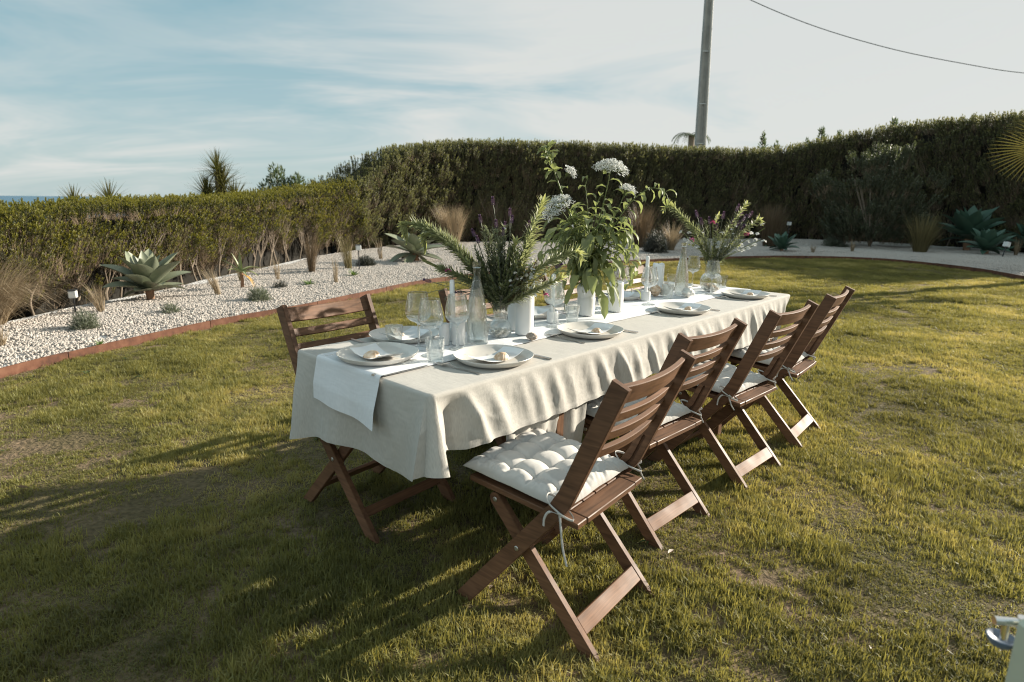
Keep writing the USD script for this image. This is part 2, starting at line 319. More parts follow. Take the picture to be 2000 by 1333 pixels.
MAT['glass'] = usdkit.material(stage, LK + 'bottle_glass', {'p': ('principled_bsdf', {'base_color': (0.97, 0.985, 0.98), 'roughness': 0.0, 'ior': 1.45, 'transmission_weight': 1.0}),
    't': ('transparent_bsdf', {'color': (0.95, 0.97, 0.965)}), 'x': ('mix_closure', {'fac': 0.3})}, [('p.BSDF', 'x.closure1'), ('t.BSDF', 'x.closure2')], surface='x.closure')
MAT['stem_glass'] = usdkit.material(stage, LK + 'stem_glass', {'p': ('principled_bsdf', {'base_color': (0.97, 0.985, 0.98), 'roughness': 0.0, 'ior': 1.45, 'transmission_weight': 1.0}),
    't': ('transparent_bsdf', {'color': (0.95, 0.97, 0.965)}), 'x': ('mix_closure', {'fac': 0.5})}, [('p.BSDF', 'x.closure1'), ('t.BSDF', 'x.closure2')], surface='x.closure')
MAT['water'] = usdkit.material(stage, LK + 'water_in_glass', {'p': ('principled_bsdf', {'base_color': (0.97, 0.985, 0.985), 'roughness': 0.0, 'ior': 1.33, 'transmission_weight': 1.0}),
    't': ('transparent_bsdf', {'color': (0.96, 0.98, 0.98)}), 'x': ('mix_closure', {'fac': 0.3})}, [('p.BSDF', 'x.closure1'), ('t.BSDF', 'x.closure2')], surface='x.closure')
MAT['rust'] = usdkit.material(stage, LK + 'rusted_steel', {
    'g': ('geometry', {}), 'n': ('noise_texture', {'scale': 9.0, 'detail': 6.0, 'roughness': 0.65}), 'n2': ('noise_texture', {'scale': 70.0, 'detail': 3.0}),
    'r': ('rgb_ramp', {'ramp': [(0.3, (0.055, 0.025, 0.016)), (0.5, (0.115, 0.048, 0.027)), (0.72, (0.165, 0.078, 0.046))]}),
    'b': ('bump', {'strength': 0.4, 'distance': 0.003}), 'p': ('principled_bsdf', {'roughness': 0.8, 'specular_ior_level': 0.3})},
    [('g.position', 'n.vector'), ('g.position', 'n2.vector'), ('n.fac', 'r.fac'), ('r.color', 'p.base_color'), ('n2.fac', 'b.height'), ('b.normal', 'p.normal')], surface='p.BSDF')
MAT['stone'] = usdkit.material(stage, LK + 'white_gravel', {
    'g': ('geometry', {}), 'r': ('rgb_ramp', {'ramp': [(0.0, (0.44, 0.40, 0.36)), (0.05, (0.58, 0.56, 0.53)), (0.18, (0.76, 0.77, 0.78)), (0.8, (0.83, 0.845, 0.86)), (1.0, (0.55, 0.57, 0.59))]}),
    'n': ('noise_texture', {'scale': 60.0, 'detail': 3.0}), 'f': ('rgb_ramp', {'ramp': [(0.3, (0.88, 0.87, 0.85)), (0.6, (1, 1, 1))]}), 'm': ('mix_color', {'blend_type': 'multiply', 'fac': 1.0}),
    'p': ('principled_bsdf', {'roughness': 0.7, 'specular_ior_level': 0.3})},
    [('g.random_per_island', 'r.fac'), ('g.position', 'n.vector'), ('n.fac', 'f.fac'), ('r.color', 'm.a'), ('f.color', 'm.b'), ('m.result', 'p.base_color')], surface='p.BSDF')
MAT['gravel_base'] = usdkit.material(stage, LK + 'gravel_base', {
    'g': ('geometry', {}), 'v': ('voronoi_texture', {'scale': 42.0}), 'r': ('rgb_ramp', {'ramp': [(0.0, (0.80, 0.80, 0.80)), (0.5, (0.66, 0.66, 0.65)), (0.8, (0.42, 0.40, 0.38))]}),
    'b': ('bump', {'strength': 0.7, 'distance': 0.02, 'invert': True}), 'p': ('principled_bsdf', {'roughness': 0.85, 'specular_ior_level': 0.2})},
    [('g.position', 'v.vector'), ('v.distance', 'r.fac'), ('r.color', 'p.base_color'), ('v.distance', 'b.height'), ('b.normal', 'p.normal')], surface='p.BSDF')
MAT['soil'] = usdkit.material(stage, LK + 'lawn_soil', {
    'g': ('geometry', {}), 'n': ('noise_texture', {'scale': 1.7, 'detail': 6.0, 'roughness': 0.65}), 'n2': ('noise_texture', {'scale': 45.0, 'detail': 5.0}),
    'r': ('rgb_ramp', {'ramp': [(0.3, (0.075, 0.066, 0.028)), (0.5, (0.14, 0.108, 0.060)), (0.7, (0.27, 0.185, 0.13))]}),
    'f': ('rgb_ramp', {'ramp': [(0.3, (0.6, 0.6, 0.6)), (0.7, (1.25, 1.25, 1.25))]}), 'm': ('mix_color', {'blend_type': 'multiply', 'fac': 1.0, 'use_clamp': False}),
    'b': ('bump', {'strength': 0.8, 'distance': 0.02}), 'p': ('principled_bsdf', {'roughness': 0.95, 'specular_ior_level': 0.15})},
    [('g.position', 'n.vector'), ('g.position', 'n2.vector'), ('n.fac', 'r.fac'), ('n2.fac', 'f.fac'), ('r.color', 'm.a'), ('f.color', 'm.b'), ('m.result', 'p.base_color'), ('n2.fac', 'b.height'), ('b.normal', 'p.normal')], surface='p.BSDF')
MAT['earth'] = plain('dry_earth', (0.10, 0.085, 0.05), 0.95, var=0.4, vscale=0.4)
MAT['sea'] = usdkit.material(stage, LK + 'sea_water', {'g': ('geometry', {}), 'n': ('noise_texture', {'scale': 0.05, 'detail': 4.0}), 'b': ('bump', {'strength': 0.5, 'distance': 4.0}),
    'p': ('principled_bsdf', {'base_color': (0.045, 0.12, 0.19), 'roughness': 0.35, 'specular_ior_level': 0.35})}, [('g.position', 'n.vector'), ('n.fac', 'b.height'), ('b.normal', 'p.normal')], surface='p.BSDF')
def grassmat():
    cols = [(0.115, 0.115, 0.042), (0.25, 0.245, 0.082), (0.45, 0.40, 0.17), (0.64, 0.54, 0.31), (0.70, 0.61, 0.44)]
    n = len(cols)
    return usdkit.material(stage, LK + 'grass_blades', {
        'g': ('geometry', {}), 'oi': ('object_info', {}), 'n': ('noise_texture', {'scale': 0.9, 'detail': 4.0, 'roughness': 0.6}), 'n2': ('noise_texture', {'scale': 5.5, 'detail': 2.0}),
        'a': ('math', {'math_type': 'multiply_add', 'value2': 1.15, 'value3': -0.52}), 'b': ('math', {'math_type': 'multiply_add', 'value2': 0.50}), 'c': ('math', {'math_type': 'multiply_add', 'value2': 0.40}),
        'ra': ('rgb_ramp', {'ramp': list(zip((0.05, 0.32, 0.55, 0.78, 1.0), cols))}),
        'p': ('principled_bsdf', {'roughness': 0.5, 'specular_ior_level': 0.35}), 't': ('translucent_bsdf', {}),
        'tm': ('mix_color', {'blend_type': 'multiply', 'fac': 1.0, 'b': (1.3, 1.15, 0.72), 'use_clamp': False}), 'x': ('mix_closure', {'fac': 0.47})},
        [('g.position', 'n.vector'), ('g.position', 'n2.vector'), ('n.fac', 'a.value1'), ('n2.fac', 'b.value1'), ('a.value', 'b.value3'), ('g.random_per_island', 'c.value1'), ('b.value', 'c.value3'),
         ('c.value', 'ra.fac'), ('ra.color', 'p.base_color'), ('ra.color', 'tm.a'), ('tm.result', 't.color'), ('p.BSDF', 'x.closure1'), ('t.BSDF', 'x.closure2')], surface='x.closure')
MAT['grass'] = grassmat()
MAT['rosemary'] = leafmat('rosemary_leaf', [(0.20, 0.22, 0.15), (0.32, 0.34, 0.245), (0.47, 0.48, 0.37)], trans=0.48, tmul=(1.3, 1.3, .95), mixnoise=0.2)
MAT['weed'] = leafmat('lawn_weed_leaf', [(0.06, 0.09, 0.03), (0.12, 0.15, 0.055)], trans=0.25, rough=.8)
MAT['dead_leaf'] = leafmat('dead_leaf', [(0.14, 0.09, 0.05), (0.28, 0.20, 0.12), (0.38, 0.30, 0.20)], trans=0.2, tmul=(1, 1, 1), mixnoise=.1)
MAT['hedge_leaf'] = leafmat('hedge_leaves', [(0.05, 0.058, 0.018), (0.10, 0.105, 0.028), (0.17, 0.16, 0.045)], trans=0.3, mixnoise=0.35, vscale=1.1, world=True)
MAT['hedge_tip'] = leafmat('hedge_tips', [(0.18, 0.175, 0.034), (0.34, 0.305, 0.062), (0.50, 0.42, 0.12)], trans=0.38, tmul=(1.35, 1.3, .7), mixnoise=0.4, vscale=1.3, world=True)
MAT['hedge_leaf_dark'] = leafmat('hedge_leaves_dark', [(0.11, 0.112, 0.07), (0.20, 0.192, 0.11), (0.31, 0.285, 0.165)], trans=0.3, mixnoise=0.35, vscale=1.1, world=True)
MAT['hedge_tip_dark'] = leafmat('hedge_tips_dark', [(0.20, 0.20, 0.095), (0.31, 0.295, 0.14), (0.43, 0.385, 0.20)], trans=0.38, tmul=(1.4, 1.4, .8), mixnoise=0.4, vscale=1.3, world=True)
MAT['hedge_twig'] = plain('hedge_twigs', (0.22, 0.16, 0.105), 0.85, var=0.4, vscale=5)
MAT['hedge_bark'] = plain('hedge_bark', (0.19, 0.15, 0.11), 0.9, bump=0.6, bscale=60, var=0.35, vscale=14)
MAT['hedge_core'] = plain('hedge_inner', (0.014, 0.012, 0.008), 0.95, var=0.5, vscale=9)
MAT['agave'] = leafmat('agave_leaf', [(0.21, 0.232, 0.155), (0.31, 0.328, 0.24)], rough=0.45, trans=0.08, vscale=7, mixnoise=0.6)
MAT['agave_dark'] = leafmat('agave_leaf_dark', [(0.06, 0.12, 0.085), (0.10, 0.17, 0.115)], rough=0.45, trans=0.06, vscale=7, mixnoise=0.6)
MAT['agave_trunk'] = plain('agave_trunk', (0.26, 0.15, 0.09), 0.9, bump=0.6, bscale=50, var=0.3)
MAT['aloe'] = leafmat('aloe_leaf', [(0.27, 0.30, 0.15), (0.40, 0.38, 0.19)], rough=0.45, trans=0.2, mixnoise=0.5)
MAT['dry_leaf'] = leafmat('dry_yellow_leaf', [(0.55, 0.30, 0.06), (0.66, 0.42, 0.12)], trans=0.3)
MAT['straw'] = leafmat('straw_grass', [(0.34, 0.27, 0.18), (0.54, 0.45, 0.32), (0.70, 0.61, 0.47)], tmul=(1.1, 1.05, 0.95), trans=0.35, mixnoise=0.15)
MAT['straw_brown'] = leafmat('brown_grass', [(0.16, 0.115, 0.07), (0.27, 0.20, 0.13), (0.36, 0.29, 0.19)], tmul=(1.1, 1.05, 0.95), trans=0.3, mixnoise=0.15)
MAT['straw_green'] = leafmat('green_straw_grass', [(0.20, 0.17, 0.08), (0.33, 0.27, 0.14), (0.44, 0.36, 0.22)], tmul=(1.1, 1.05, 0.95), trans=0.35, mixnoise=0.15)
MAT['lavender'] = leafmat('lavender_leaf', [(0.15, 0.165, 0.125), (0.25, 0.265, 0.20), (0.36, 0.37, 0.29)], trans=0.2, mixnoise=0.2)
MAT['lavender_dark'] = leafmat('lavender_leaf_dark', [(0.05, 0.052, 0.045), (0.10, 0.10, 0.085), (0.15, 0.15, 0.12)], trans=0.15, mixnoise=0.2)
MAT['tuft'] = leafmat('small_green_leaf', [(0.11, 0.17, 0.05), (0.20, 0.25, 0.08)], trans=0.3)
MAT['shrub'] = leafmat('grey_shrub_leaf', [(0.10, 0.11, 0.075), (0.18, 0.19, 0.13), (0.29, 0.29, 0.21)], trans=0.3, mixnoise=0.3)
MAT['yucca'] = leafmat('yucca_leaf', [(0.10, 0.095, 0.035), (0.22, 0.18, 0.06), (0.34, 0.25, 0.10)], trans=0.25, mixnoise=0.2)
MAT['palm'] = leafmat('palm_leaf', [(0.12, 0.10, 0.045), (0.21, 0.17, 0.08)], trans=0.3, mixnoise=0.2)
MAT['tree_leaf'] = leafmat('distant_tree_leaf', [(0.09, 0.115, 0.07), (0.16, 0.19, 0.11)], trans=0.3, mixnoise=0.2)
MAT['trunk'] = plain('tree_trunk', (0.21, 0.16, 0.11), 0.9, bump=0.6, bscale=20, var=0.3)
MAT['concrete'] = plain('weathered_concrete', (0.30, 0.285, 0.255), 0.9, bump=0.5, bscale=15, var=0.2, vscale=3)
MAT['dark_metal'] = plain('black_metal', (0.025, 0.025, 0.027), 0.5)
MAT['frosted'] = plain('frosted_plastic', (0.62, 0.62, 0.60), 0.4)
MAT['wire'] = plain('black_wire', (0.11, 0.13, 0.13), 0.6)
MAT['post_paint'] = plain('pale_green_paint', (0.44, 0.46, 0.36), 0.5, var=0.05)
MAT['chrome'] = plain('chrome', (0.78, 0.77, 0.74), 0.14, metal=1.0)
MAT['blue_plastic'] = plain('blue_grey_plastic', (0.09, 0.12, 0.165), 0.35)
MAT['stem'] = leafmat('flower_stem', [(0.16, 0.20, 0.06), (0.27, 0.29, 0.12)], trans=0.15)
MAT['frond'] = leafmat('frond_leaf', [(0.25, 0.27, 0.165), (0.39, 0.41, 0.275), (0.57, 0.58, 0.44)], tmul=(1.35, 1.35, .95), trans=0.5, mixnoise=0.25, rough=0.42)
MAT['frond_tip'] = leafmat('frond_tip_leaf', [(0.35, 0.365, 0.18), (0.51, 0.505, 0.28)], tmul=(1.3, 1.3, .9), trans=0.4, mixnoise=0.2)
MAT['bigleaf'] = leafmat('drooping_leaf', [(0.19, 0.22, 0.115), (0.32, 0.35, 0.195), (0.49, 0.51, 0.345)], trans=0.46, tmul=(1.4, 1.4, .85), mixnoise=0.45, vscale=9, rough=0.5)
MAT['olive_leaf'] = leafmat('olive_leaf', [(0.12, 0.14, 0.07), (0.22, 0.245, 0.125)], trans=0.2, mixnoise=0.3)
MAT['petal'] = leafmat('white_petal', [(0.70, 0.71, 0.68), (0.82, 0.82, 0.81)], trans=0.35, tmul=(1, 1, 1), mixnoise=0.3)
MAT['purple'] = leafmat('lavender_flower', [(0.11, 0.06, 0.14), (0.22, 0.13, 0.27), (0.33, 0.22, 0.39)], trans=0.25, mixnoise=0.2)
MAT['pink'] = leafmat('pink_petal', [(0.50, 0.10, 0.30), (0.65, 0.22, 0.42)], trans=0.3)
MAT['brown_flower'] = leafmat('faded_flower', [(0.16, 0.10, 0.06), (0.34, 0.22, 0.16)], trans=0.2)

# ------------------------------------------------------------------ ground, sea, lawn, gravel bed
def grid_sheet(xs, ys, zf):
    X, Y = np.meshgrid(xs, ys, indexing='ij'); Z = zf(X, Y); n, m = X.shape
    i, j = np.meshgrid(np.arange(n - 1), np.arange(m - 1), indexing='ij')
    q = np.stack([i * m + j, (i + 1) * m + j, (i + 1) * m + j + 1, i * m + j + 1], -1).reshape(-1, 4)
    return np.stack([X, Y, Z], -1).reshape(-1, 3), np.vstack([q[:, [0, 1, 2]], q[:, [0, 2, 3]]])
def terrain(X, Y):
    away = np.clip((-X - 16 + 0.10 * Y) / 120, 0, 1) + 0.9 * np.clip((Y - 60) / 300, 0, 1)
    return -0.06 - 62 * np.clip(away, 0, 1.0) ** 1.25 - 0.8 * np.clip((np.hypot(X - 4, Y - 9) - 19) / 30, 0, 1)
gx = np.concatenate([np.linspace(-420, -30, 24), np.linspace(-26, 26, 22), np.linspace(30, 420, 24)])
gy = np.concatenate([np.linspace(-120, -12, 10), np.linspace(-8, 40, 20), np.linspace(46, 520, 30)])
p = obj('ground', grid_sheet(gx, gy, terrain), MAT['earth'], smooth=True); tag(p, 'dry sloping earth falling away behind the hedge', 'ground', kind='structure')
p = obj('sea', grid_sheet(np.linspace(-30000, 30000, 31), np.concatenate([np.linspace(-3000, 2000, 6), np.linspace(3000, 40000, 20)]), lambda X, Y: 0 * X - 45.0), MAT['sea']); tag(p, 'strip of blue sea at the horizon above the left hedge', 'sea', kind='structure')

EDGE = curve3([(-3.75, -2.5, 0), (-3.95, 1.0, 0), (-3.92, 3.0, 0), (-3.80, 4.34, 0), (-3.41, 5.64, 0), (-3.06, 6.49, 0), (-2.53, 7.39, 0), (-2.0, 8.6, 0), (-1.28, 10.0, 0), (0.49, 12.1, 0), (2.88, 13.85, 0), (4.94, 14.86, 0),
               (7.0, 15.45, 0), (8.4, 15.3, 0), (9.3, 14.6, 0), (9.72, 12.84, 0), (9.55, 11.2, 0), (9.4, 9.5, 0), (9.6, 6.0, 0), (9.9, 2.0, 0), (9.9, -2.5, 0)], 8)[:, :2]
HFOOT = curve3([(-5.6, -2.5, 1.08), (-5.55, 2.0, 1.08), (-5.35, 4.2, 1.09), (-5.12, 5.9, 1.13), (-5.0, 7.2, 1.20), (-4.8, 8.5, 1.25), (-4.62, 10.6, 1.30), (-4.5, 12.5, 1.39), (-4.2, 14.3, 1.55), (-3.65, 16.0, 1.86), (-3.0, 17.2, 2.60), (-1.7, 18.6, 3.00),
                (0.8, 19.7, 3.12), (3.4, 20.7, 3.15), (6.4, 21.8, 3.18), (9.3, 22.5, 3.24), (11.6, 22.0, 3.74), (12.9, 20.9, 3.98), (13.9, 19.0, 3.95), (14.4, 16.6, 3.78), (14.9, 14.4, 3.7)], 8)
HTAIL = [(15.4, 10.0), (15.6, 2.0), (15.6, -2.5)]
lawn_poly = Polygon(list(map(tuple, EDGE)))
bed_poly = Polygon(list(map(tuple, HFOOT[:, :2] + 0)) + HTAIL + list(map(tuple, EDGE[::-1])))
def poly_sheet(poly, zf, step=0.5):
    c = [tuple(x) for x in shapely.segmentize(poly, step).exterior.coords[:-1]]
    x0, y0, x1, y1 = poly.bounds
    gx_, gy_ = np.meshgrid(np.arange(x0, x1, step), np.arange(y0, y1, step)); inner = np.stack([gx_.ravel(), gy_.ravel()], 1)
    inner = inner[shapely.contains_xy(poly.buffer(-0.25 * step), inner[:, 0], inner[:, 1])]
    P = np.vstack([np.array(c), inner])
    from scipy.spatial import Delaunay
    t = Delaunay(P).simplices; cen = P[t].mean(1); t = t[shapely.contains_xy(poly, cen[:, 0], cen[:, 1])]
    a = P[t[:, 1]] - P[t[:, 0]]; b = P[t[:, 2]] - P[t[:, 0]]; flip = a[:, 0] * b[:, 1] - a[:, 1] * b[:, 0] < 0; t[flip] = t[flip][:, ::-1]
    return np.column_stack([P, zf(P[:, 0], P[:, 1])]), t
def lawn_z(x, y): return 0.018 * (meshkit.noise(np.stack([np.asarray(x) * 1.6, np.asarray(y) * 1.6, 0 * np.asarray(x)], -1), 3) - 0.5)
edge_line = LineString(EDGE)
hedge_line = LineString(HFOOT[:, :2])
def bed_z(x, y):
    x = np.asarray(x, float); y = np.asarray(y, float)
    d = shapely.distance(shapely.points(x, y), edge_line)
    return 0.036 + 0.06 * np.clip(d / 1.2, 0, 1) + 0.03 * (meshkit.noise(np.stack([x * 1.3, y * 1.3, 0 * x], -1), 5) - 0.5)
p = obj('lawn', poly_sheet(lawn_poly, lawn_z, 0.4), MAT['soil'], smooth=True); tag(p, 'mown lawn ground with bare earthy patches', 'lawn', kind='structure')
p = obj('gravel_bed', poly_sheet(bed_poly, lambda x, y: bed_z(x, y) - 0.006, 0.4), MAT['gravel_base'], smooth=True); tag(p, 'white pebble bed ground between the lawn and the hedge', 'gravel bed', kind='structure')

# rusted steel edging: panels butted end to end
te = thing('lawn_edging', 'rusty steel strip edging between lawn and white gravel', 'edging')
acc = np.concatenate([[0], np.cumsum(np.linalg.norm(np.diff(EDGE, axis=0), axis=1))])
def edge_at(s): return np.array([np.interp(s, acc, EDGE[:, 0]), np.interp(s, acc, EDGE[:, 1])])
s0 = 0.0
while s0 < acc[-1] - 0.3:
    s1 = min(s0 + 1.48, acc[-1]); ss = np.linspace(s0 + 0.004, s1 - 0.004, 9)
    P = np.array([edge_at(s) for s in ss]); T = np.gradient(P, axis=0); T /= np.linalg.norm(T, axis=1, keepdims=True); N = np.stack([-T[:, 1], T[:, 0]], 1)
    top = 0.076 + 0.006 * (rnd.random() - 0.5) + np.linspace(0, 0.006 * (rnd.random() - .5), 9); th = 0.005
    ring = [(P - N * th, -0.05 + 0 * top), (P - N * th, top), (P + N * th, top), (P + N * th, -0.05 + 0 * top)]
    V = np.stack([np.column_stack([a, b]) for a, b in ring], 1).reshape(-1, 3); q = []
    for i in range(8):
        for k in range(4): q.append((i * 4 + k, (i + 1) * 4 + k, (i + 1) * 4 + (k + 1) % 4, i * 4 + (k + 1) % 4))
    q += [(3, 2, 1, 0), (32, 33, 34, 35)]
    obj('panel', (V, np.array(q)), MAT['rust'], te)
    s0 = s1

# gravel stones: pebble patches scattered over the bed
def pebble_patch(seed, size=0.30, n=230):
    r = np.random.default_rng(seed); base = trimesh.creation.icosphere(1); bv, bf = np.asarray(base.vertices), np.asarray(base.faces)
    low = trimesh.creation.icosphere(0); lv, lf = np.asarray(low.vertices), np.asarray(low.faces); mb = MB()
    for k in range(n):
        v0, f0 = (bv, bf) if k % 3 == 0 else (lv, lf)
        v = v0 * (1 + 0.22 * (r.random(len(v0))[:, None] - 0.5)); s = r.uniform(0.008, 0.0150) * np.array([1, r.uniform(.7, 1), r.uniform(.55, .85)])
        R = trimesh.transformations.random_rotation_matrix(r.random(3))[:3, :3]
        mb.add((v * s) @ R.T, f0, t=(r.uniform(-size / 2, size / 2), r.uniform(-size / 2, size / 2), r.uniform(0.0, 0.016)))
    return mb
pts = []
bx0, by0, bx1, by1 = bed_poly.bounds
for x in np.arange(bx0, bx1, 0.21):
    for y in np.arange(max(by0, 1.5), by1, 0.21): pts.append((x + rnd.uniform(-.03, .03), y + rnd.uniform(-.03, .03)))
pts = np.array(pts); inside = bed_poly.buffer(-0.25)
keep = shapely.contains_xy(inside, pts[:, 0], pts[:, 1]) & ((np.abs(pts[:, 0]) < 0.95 * pts[:, 1] + 1.5))
pts = pts[keep]; n = len(pts)
protos = [[('pebbles', pebble_patch(100 + k), MAT['stone'], 35)] for k in range(8)]
qs = [quat_from(rotz(rnd.random() * 2 * PI)) for _ in range(n)]
# single pebbles along both rims
sp = []
stone1 = trimesh.creation.icosphere(1)
for s in np.arange(0, acc[-1], 0.016):
    a, b = edge_at(s), edge_at(min(s + .01, acc[-1])); t_ = nrm(b - a) if np.linalg.norm(b - a) > 0 else np.array([0, 1.0]); nn = np.array([-t_[1], t_[0]])
    if a[1] < 1.5 or abs(a[0]) > 0.95 * a[1] + 1.5: continue
    for k in range(6): sp.append(a + nn * rnd.uniform(0.024, 0.27))
sp = np.array(sp)
sp = sp[shapely.contains_xy(bed_poly, sp[:, 0], sp[:, 1])]
for k in range(4):
    v = np.asarray(stone1.vertices) * (1 + 0.25 * (rng.random((42, 1)) - .5)) * np.array([1, .85, .7]); protos.append([('pebble', (v, np.asarray(stone1.faces)), MAT['stone'], 35)])
allp = np.vstack([np.column_stack([pts, bed_z(pts[:, 0], pts[:, 1])]), np.column_stack([sp, bed_z(sp[:, 0], sp[:, 1]) + 0.006])])
ii = [rnd.randrange(8) for _ in range(n)] + [8 + rnd.randrange(4) for _ in sp]
qs += [quat_from(trimesh.transformations.random_rotation_matrix(rng.random(3))[:3, :3]) for _ in sp]
sc = [rnd.uniform(.92, 1.12) for _ in range(n)] + [rnd.uniform(.009, .016) for _ in sp]
p = instancer('/World/gravel', protos, allp, ii, qs, sc); tag(p, 'loose white pebbles covering the planting bed', 'gravel', kind='stuff')

# ------------------------------------------------------------------ grass
def grass_patch(seed, size=0.20, n=560, hmin=0.014, hmax=0.040, wid=0.0030, lean=0.62):
    r = np.random.default_rng(seed)
    cx = r.uniform(-size / 2, size / 2, (17, 2)); pick = r.integers(0, 17, n)
    root = np.where(r.random((n, 1)) < 0.72, cx[pick] + r.normal(0, 0.0115, (n, 2)), r.uniform(-size / 2, size / 2, (n, 2)))
    h = r.uniform(hmin, hmax, n) * np.where(r.random(n) < 0.06, 1.35, 1.0); az = r.uniform(0, 2 * PI, n); ln = np.where(r.random(n) < .13, r.uniform(1.25, 1.5, n), np.abs(r.normal(0, lean, n)) + 0.1)
    out = np.stack([np.cos(az), np.sin(az)], 1); face = az + PI / 2 + r.normal(0, 0.5, n); side = np.stack([np.cos(face), np.sin(face), 0 * face], 1)
    w = wid * r.uniform(.6, 1.35, n)
    base = np.column_stack([root, np.full(n, -0.004)])
    mid = base + np.column_stack([out * (h * 0.45 * np.sin(ln * .6))[:, None], h * 0.58 * np.cos(ln * .5)])
    tip = base + np.column_stack([out * (h * np.sin(ln))[:, None], np.maximum(h * np.cos(ln), 0.006)])
    V = np.stack([base - side * w[:, None] / 2, base + side * w[:, None] / 2, mid - side * w[:, None] * .42, mid + side * w[:, None] * .42, tip], 1).reshape(-1, 3)
    k = np.arange(n)[:, None] * 5
    F = np.concatenate([k + [[0, 1, 3]], k + [[0, 3, 2]], k + [[2, 3, 4]]], 0)
    return V, F
BARE = [(-1.55, 2.62, .30, 1.0), (-2.5, 3.1, .35, .9), (-0.95, 3.05, .25, .8), (-1.9, 2.35, .25, .9), (1.02, 2.05, .12, .8), (1.12, 1.78, .10, .7), (-3.3, 3.3, .4, .8), (-2.9, 2.6, .4, .6), (3.3, 4.9, .3, .6), (2.6, 3.9, .25, .5), (1.6, 8.6, .5, .6), (-2.6, 6.0, .25, .6)]
def bare_amount(x, y):
    b = np.zeros_like(x)
    for cx, cy, r, a in BARE: b = np.maximum(b, a * np.exp(-(((x - cx) / (1.5 * r)) ** 2 + ((y - cy) / r) ** 2)))
    nz = meshkit.fbm(np.stack([x * 2.2, y * 2.2, 0 * x], -1), 4, 9)
    return np.clip(b * (0.45 + 1.1 * nz) + np.clip((nz - 0.68) * 3, 0, .45), 0, 1)
gp = []
for (y0, y1, st) in ((-0.4, 3.6, 0.105), (3.6, 7.5, 0.125), (7.5, 16.0, 0.165)):
    for y in np.arange(y0, y1, st):
        for x in np.arange(-4.2, 9.8, st):
            if abs(x) > 0.95 * max(y, 0) + 1.3: continue
            gp.append((x + rnd.uniform(-.5, .5) * st, y + rnd.uniform(-.5, .5) * st, st))
gp = np.array(gp); gp = gp[shapely.contains_xy(lawn_poly.buffer(-0.05), gp[:, 0], gp[:, 1])]
ba = bare_amount(gp[:, 0], gp[:, 1])
gp = gp[rng.random(len(gp)) > ba * 1.05]; ba = bare_amount(gp[:, 0], gp[:, 1]); n = len(gp)
hn = meshkit.fbm(np.stack([gp[:, 0] * 2.8, gp[:, 1] * 2.8, 0 * gp[:, 0]], -1), 3, 21)
protos = [[('blades', grass_patch(300 + k), MAT['grass'], False)] for k in range(8)]
protos += [[('blades', grass_patch(330 + k, 0.20, 380, 0.009, 0.025, 0.0029, 0.95), MAT['grass'], False)] for k in range(3)]
protos += [[('blades', grass_patch(350 + k, 0.13, 220, 0.026, 0.058, 0.0036, 0.6), MAT['grass'], False)] for k in range(3)]
idx = np.where((hn < 0.42) | (ba > .3), 8 + rng.integers(0, 3, n), np.where((hn > 0.60) & (rng.random(n) < .28), 11 + rng.integers(0, 3, n), rng.integers(0, 8, n)))
far = np.where(gp[:, 2] > 0.15, 1.25, np.where(gp[:, 2] > 0.11, 1.08, 1.0))
scl = np.stack([far, far, far * (0.50 + 0.95 * hn)], 1) * rng.uniform(.9, 1.15, (n, 1))
qs = [quat_from(rotz(rnd.random() * 2 * PI)) for _ in range(n)]
p = instancer('/World/grass', protos, np.column_stack([gp[:, :2], lawn_z(gp[:, 0], gp[:, 1])]), idx, qs, scl); tag(p, 'short green and straw coloured grass of the lawn', 'grass', kind='stuff')

# broad-leaved weeds and dead leaves lying in the lawn
def weed(seed):
    r = random.Random(seed); mb = MB()
    for k in range(9):
        v, f = leaf(r.uniform(.022, .045), r.uniform(.008, .013), 4, 1, bend=r.uniform(.2, .9), cup=.15, peak=.5, base=.3); e = math.radians(r.uniform(5, 45)); mb.add(v @ (rotz(k * 2.4) @ frame((math.cos(e), 0, math.sin(e)), (-math.sin(e), 0, math.cos(e)))).T + [0, 0, .006], f)
    return mb
def dead_leaf(seed):
    r = random.Random(seed); v, f = leaf(r.uniform(.018, .04), r.uniform(.008, .016), 5, 1, bend=r.uniform(-.8, .8), cup=.3, peak=.45, base=.3, twist=r.uniform(-.6, .6)); return MB().add(v + [0, 0, .012], f)
wp = np.column_stack([rng.uniform(-3.8, 6, 420), rng.uniform(.9, 9, 420)]); wp = wp[shapely.contains_xy(lawn_poly.buffer(-.2), wp[:, 0], wp[:, 1])]; wn = meshkit.fbm(np.column_stack([wp * .9, 0 * wp[:, :1]]), 3, 31); wp = wp[wn > .50]; n = len(wp)
p = instancer('/World/lawn_weeds', [[('leaves', weed(k), MAT['weed'], False)] for k in range(4)] + [[('leaf', dead_leaf(k), MAT['dead_leaf'], False)] for k in range(4)],
              np.column_stack([wp, lawn_z(wp[:, 0], wp[:, 1]) + .004]), rng.integers(0, 8, n), [quat_from(rotz(rnd.random() * 6.28)) for _ in range(n)], rng.uniform(.8, 1.5, n)); tag(p, 'small weeds and dead leaves scattered through the lawn', 'weeds', kind='stuff')

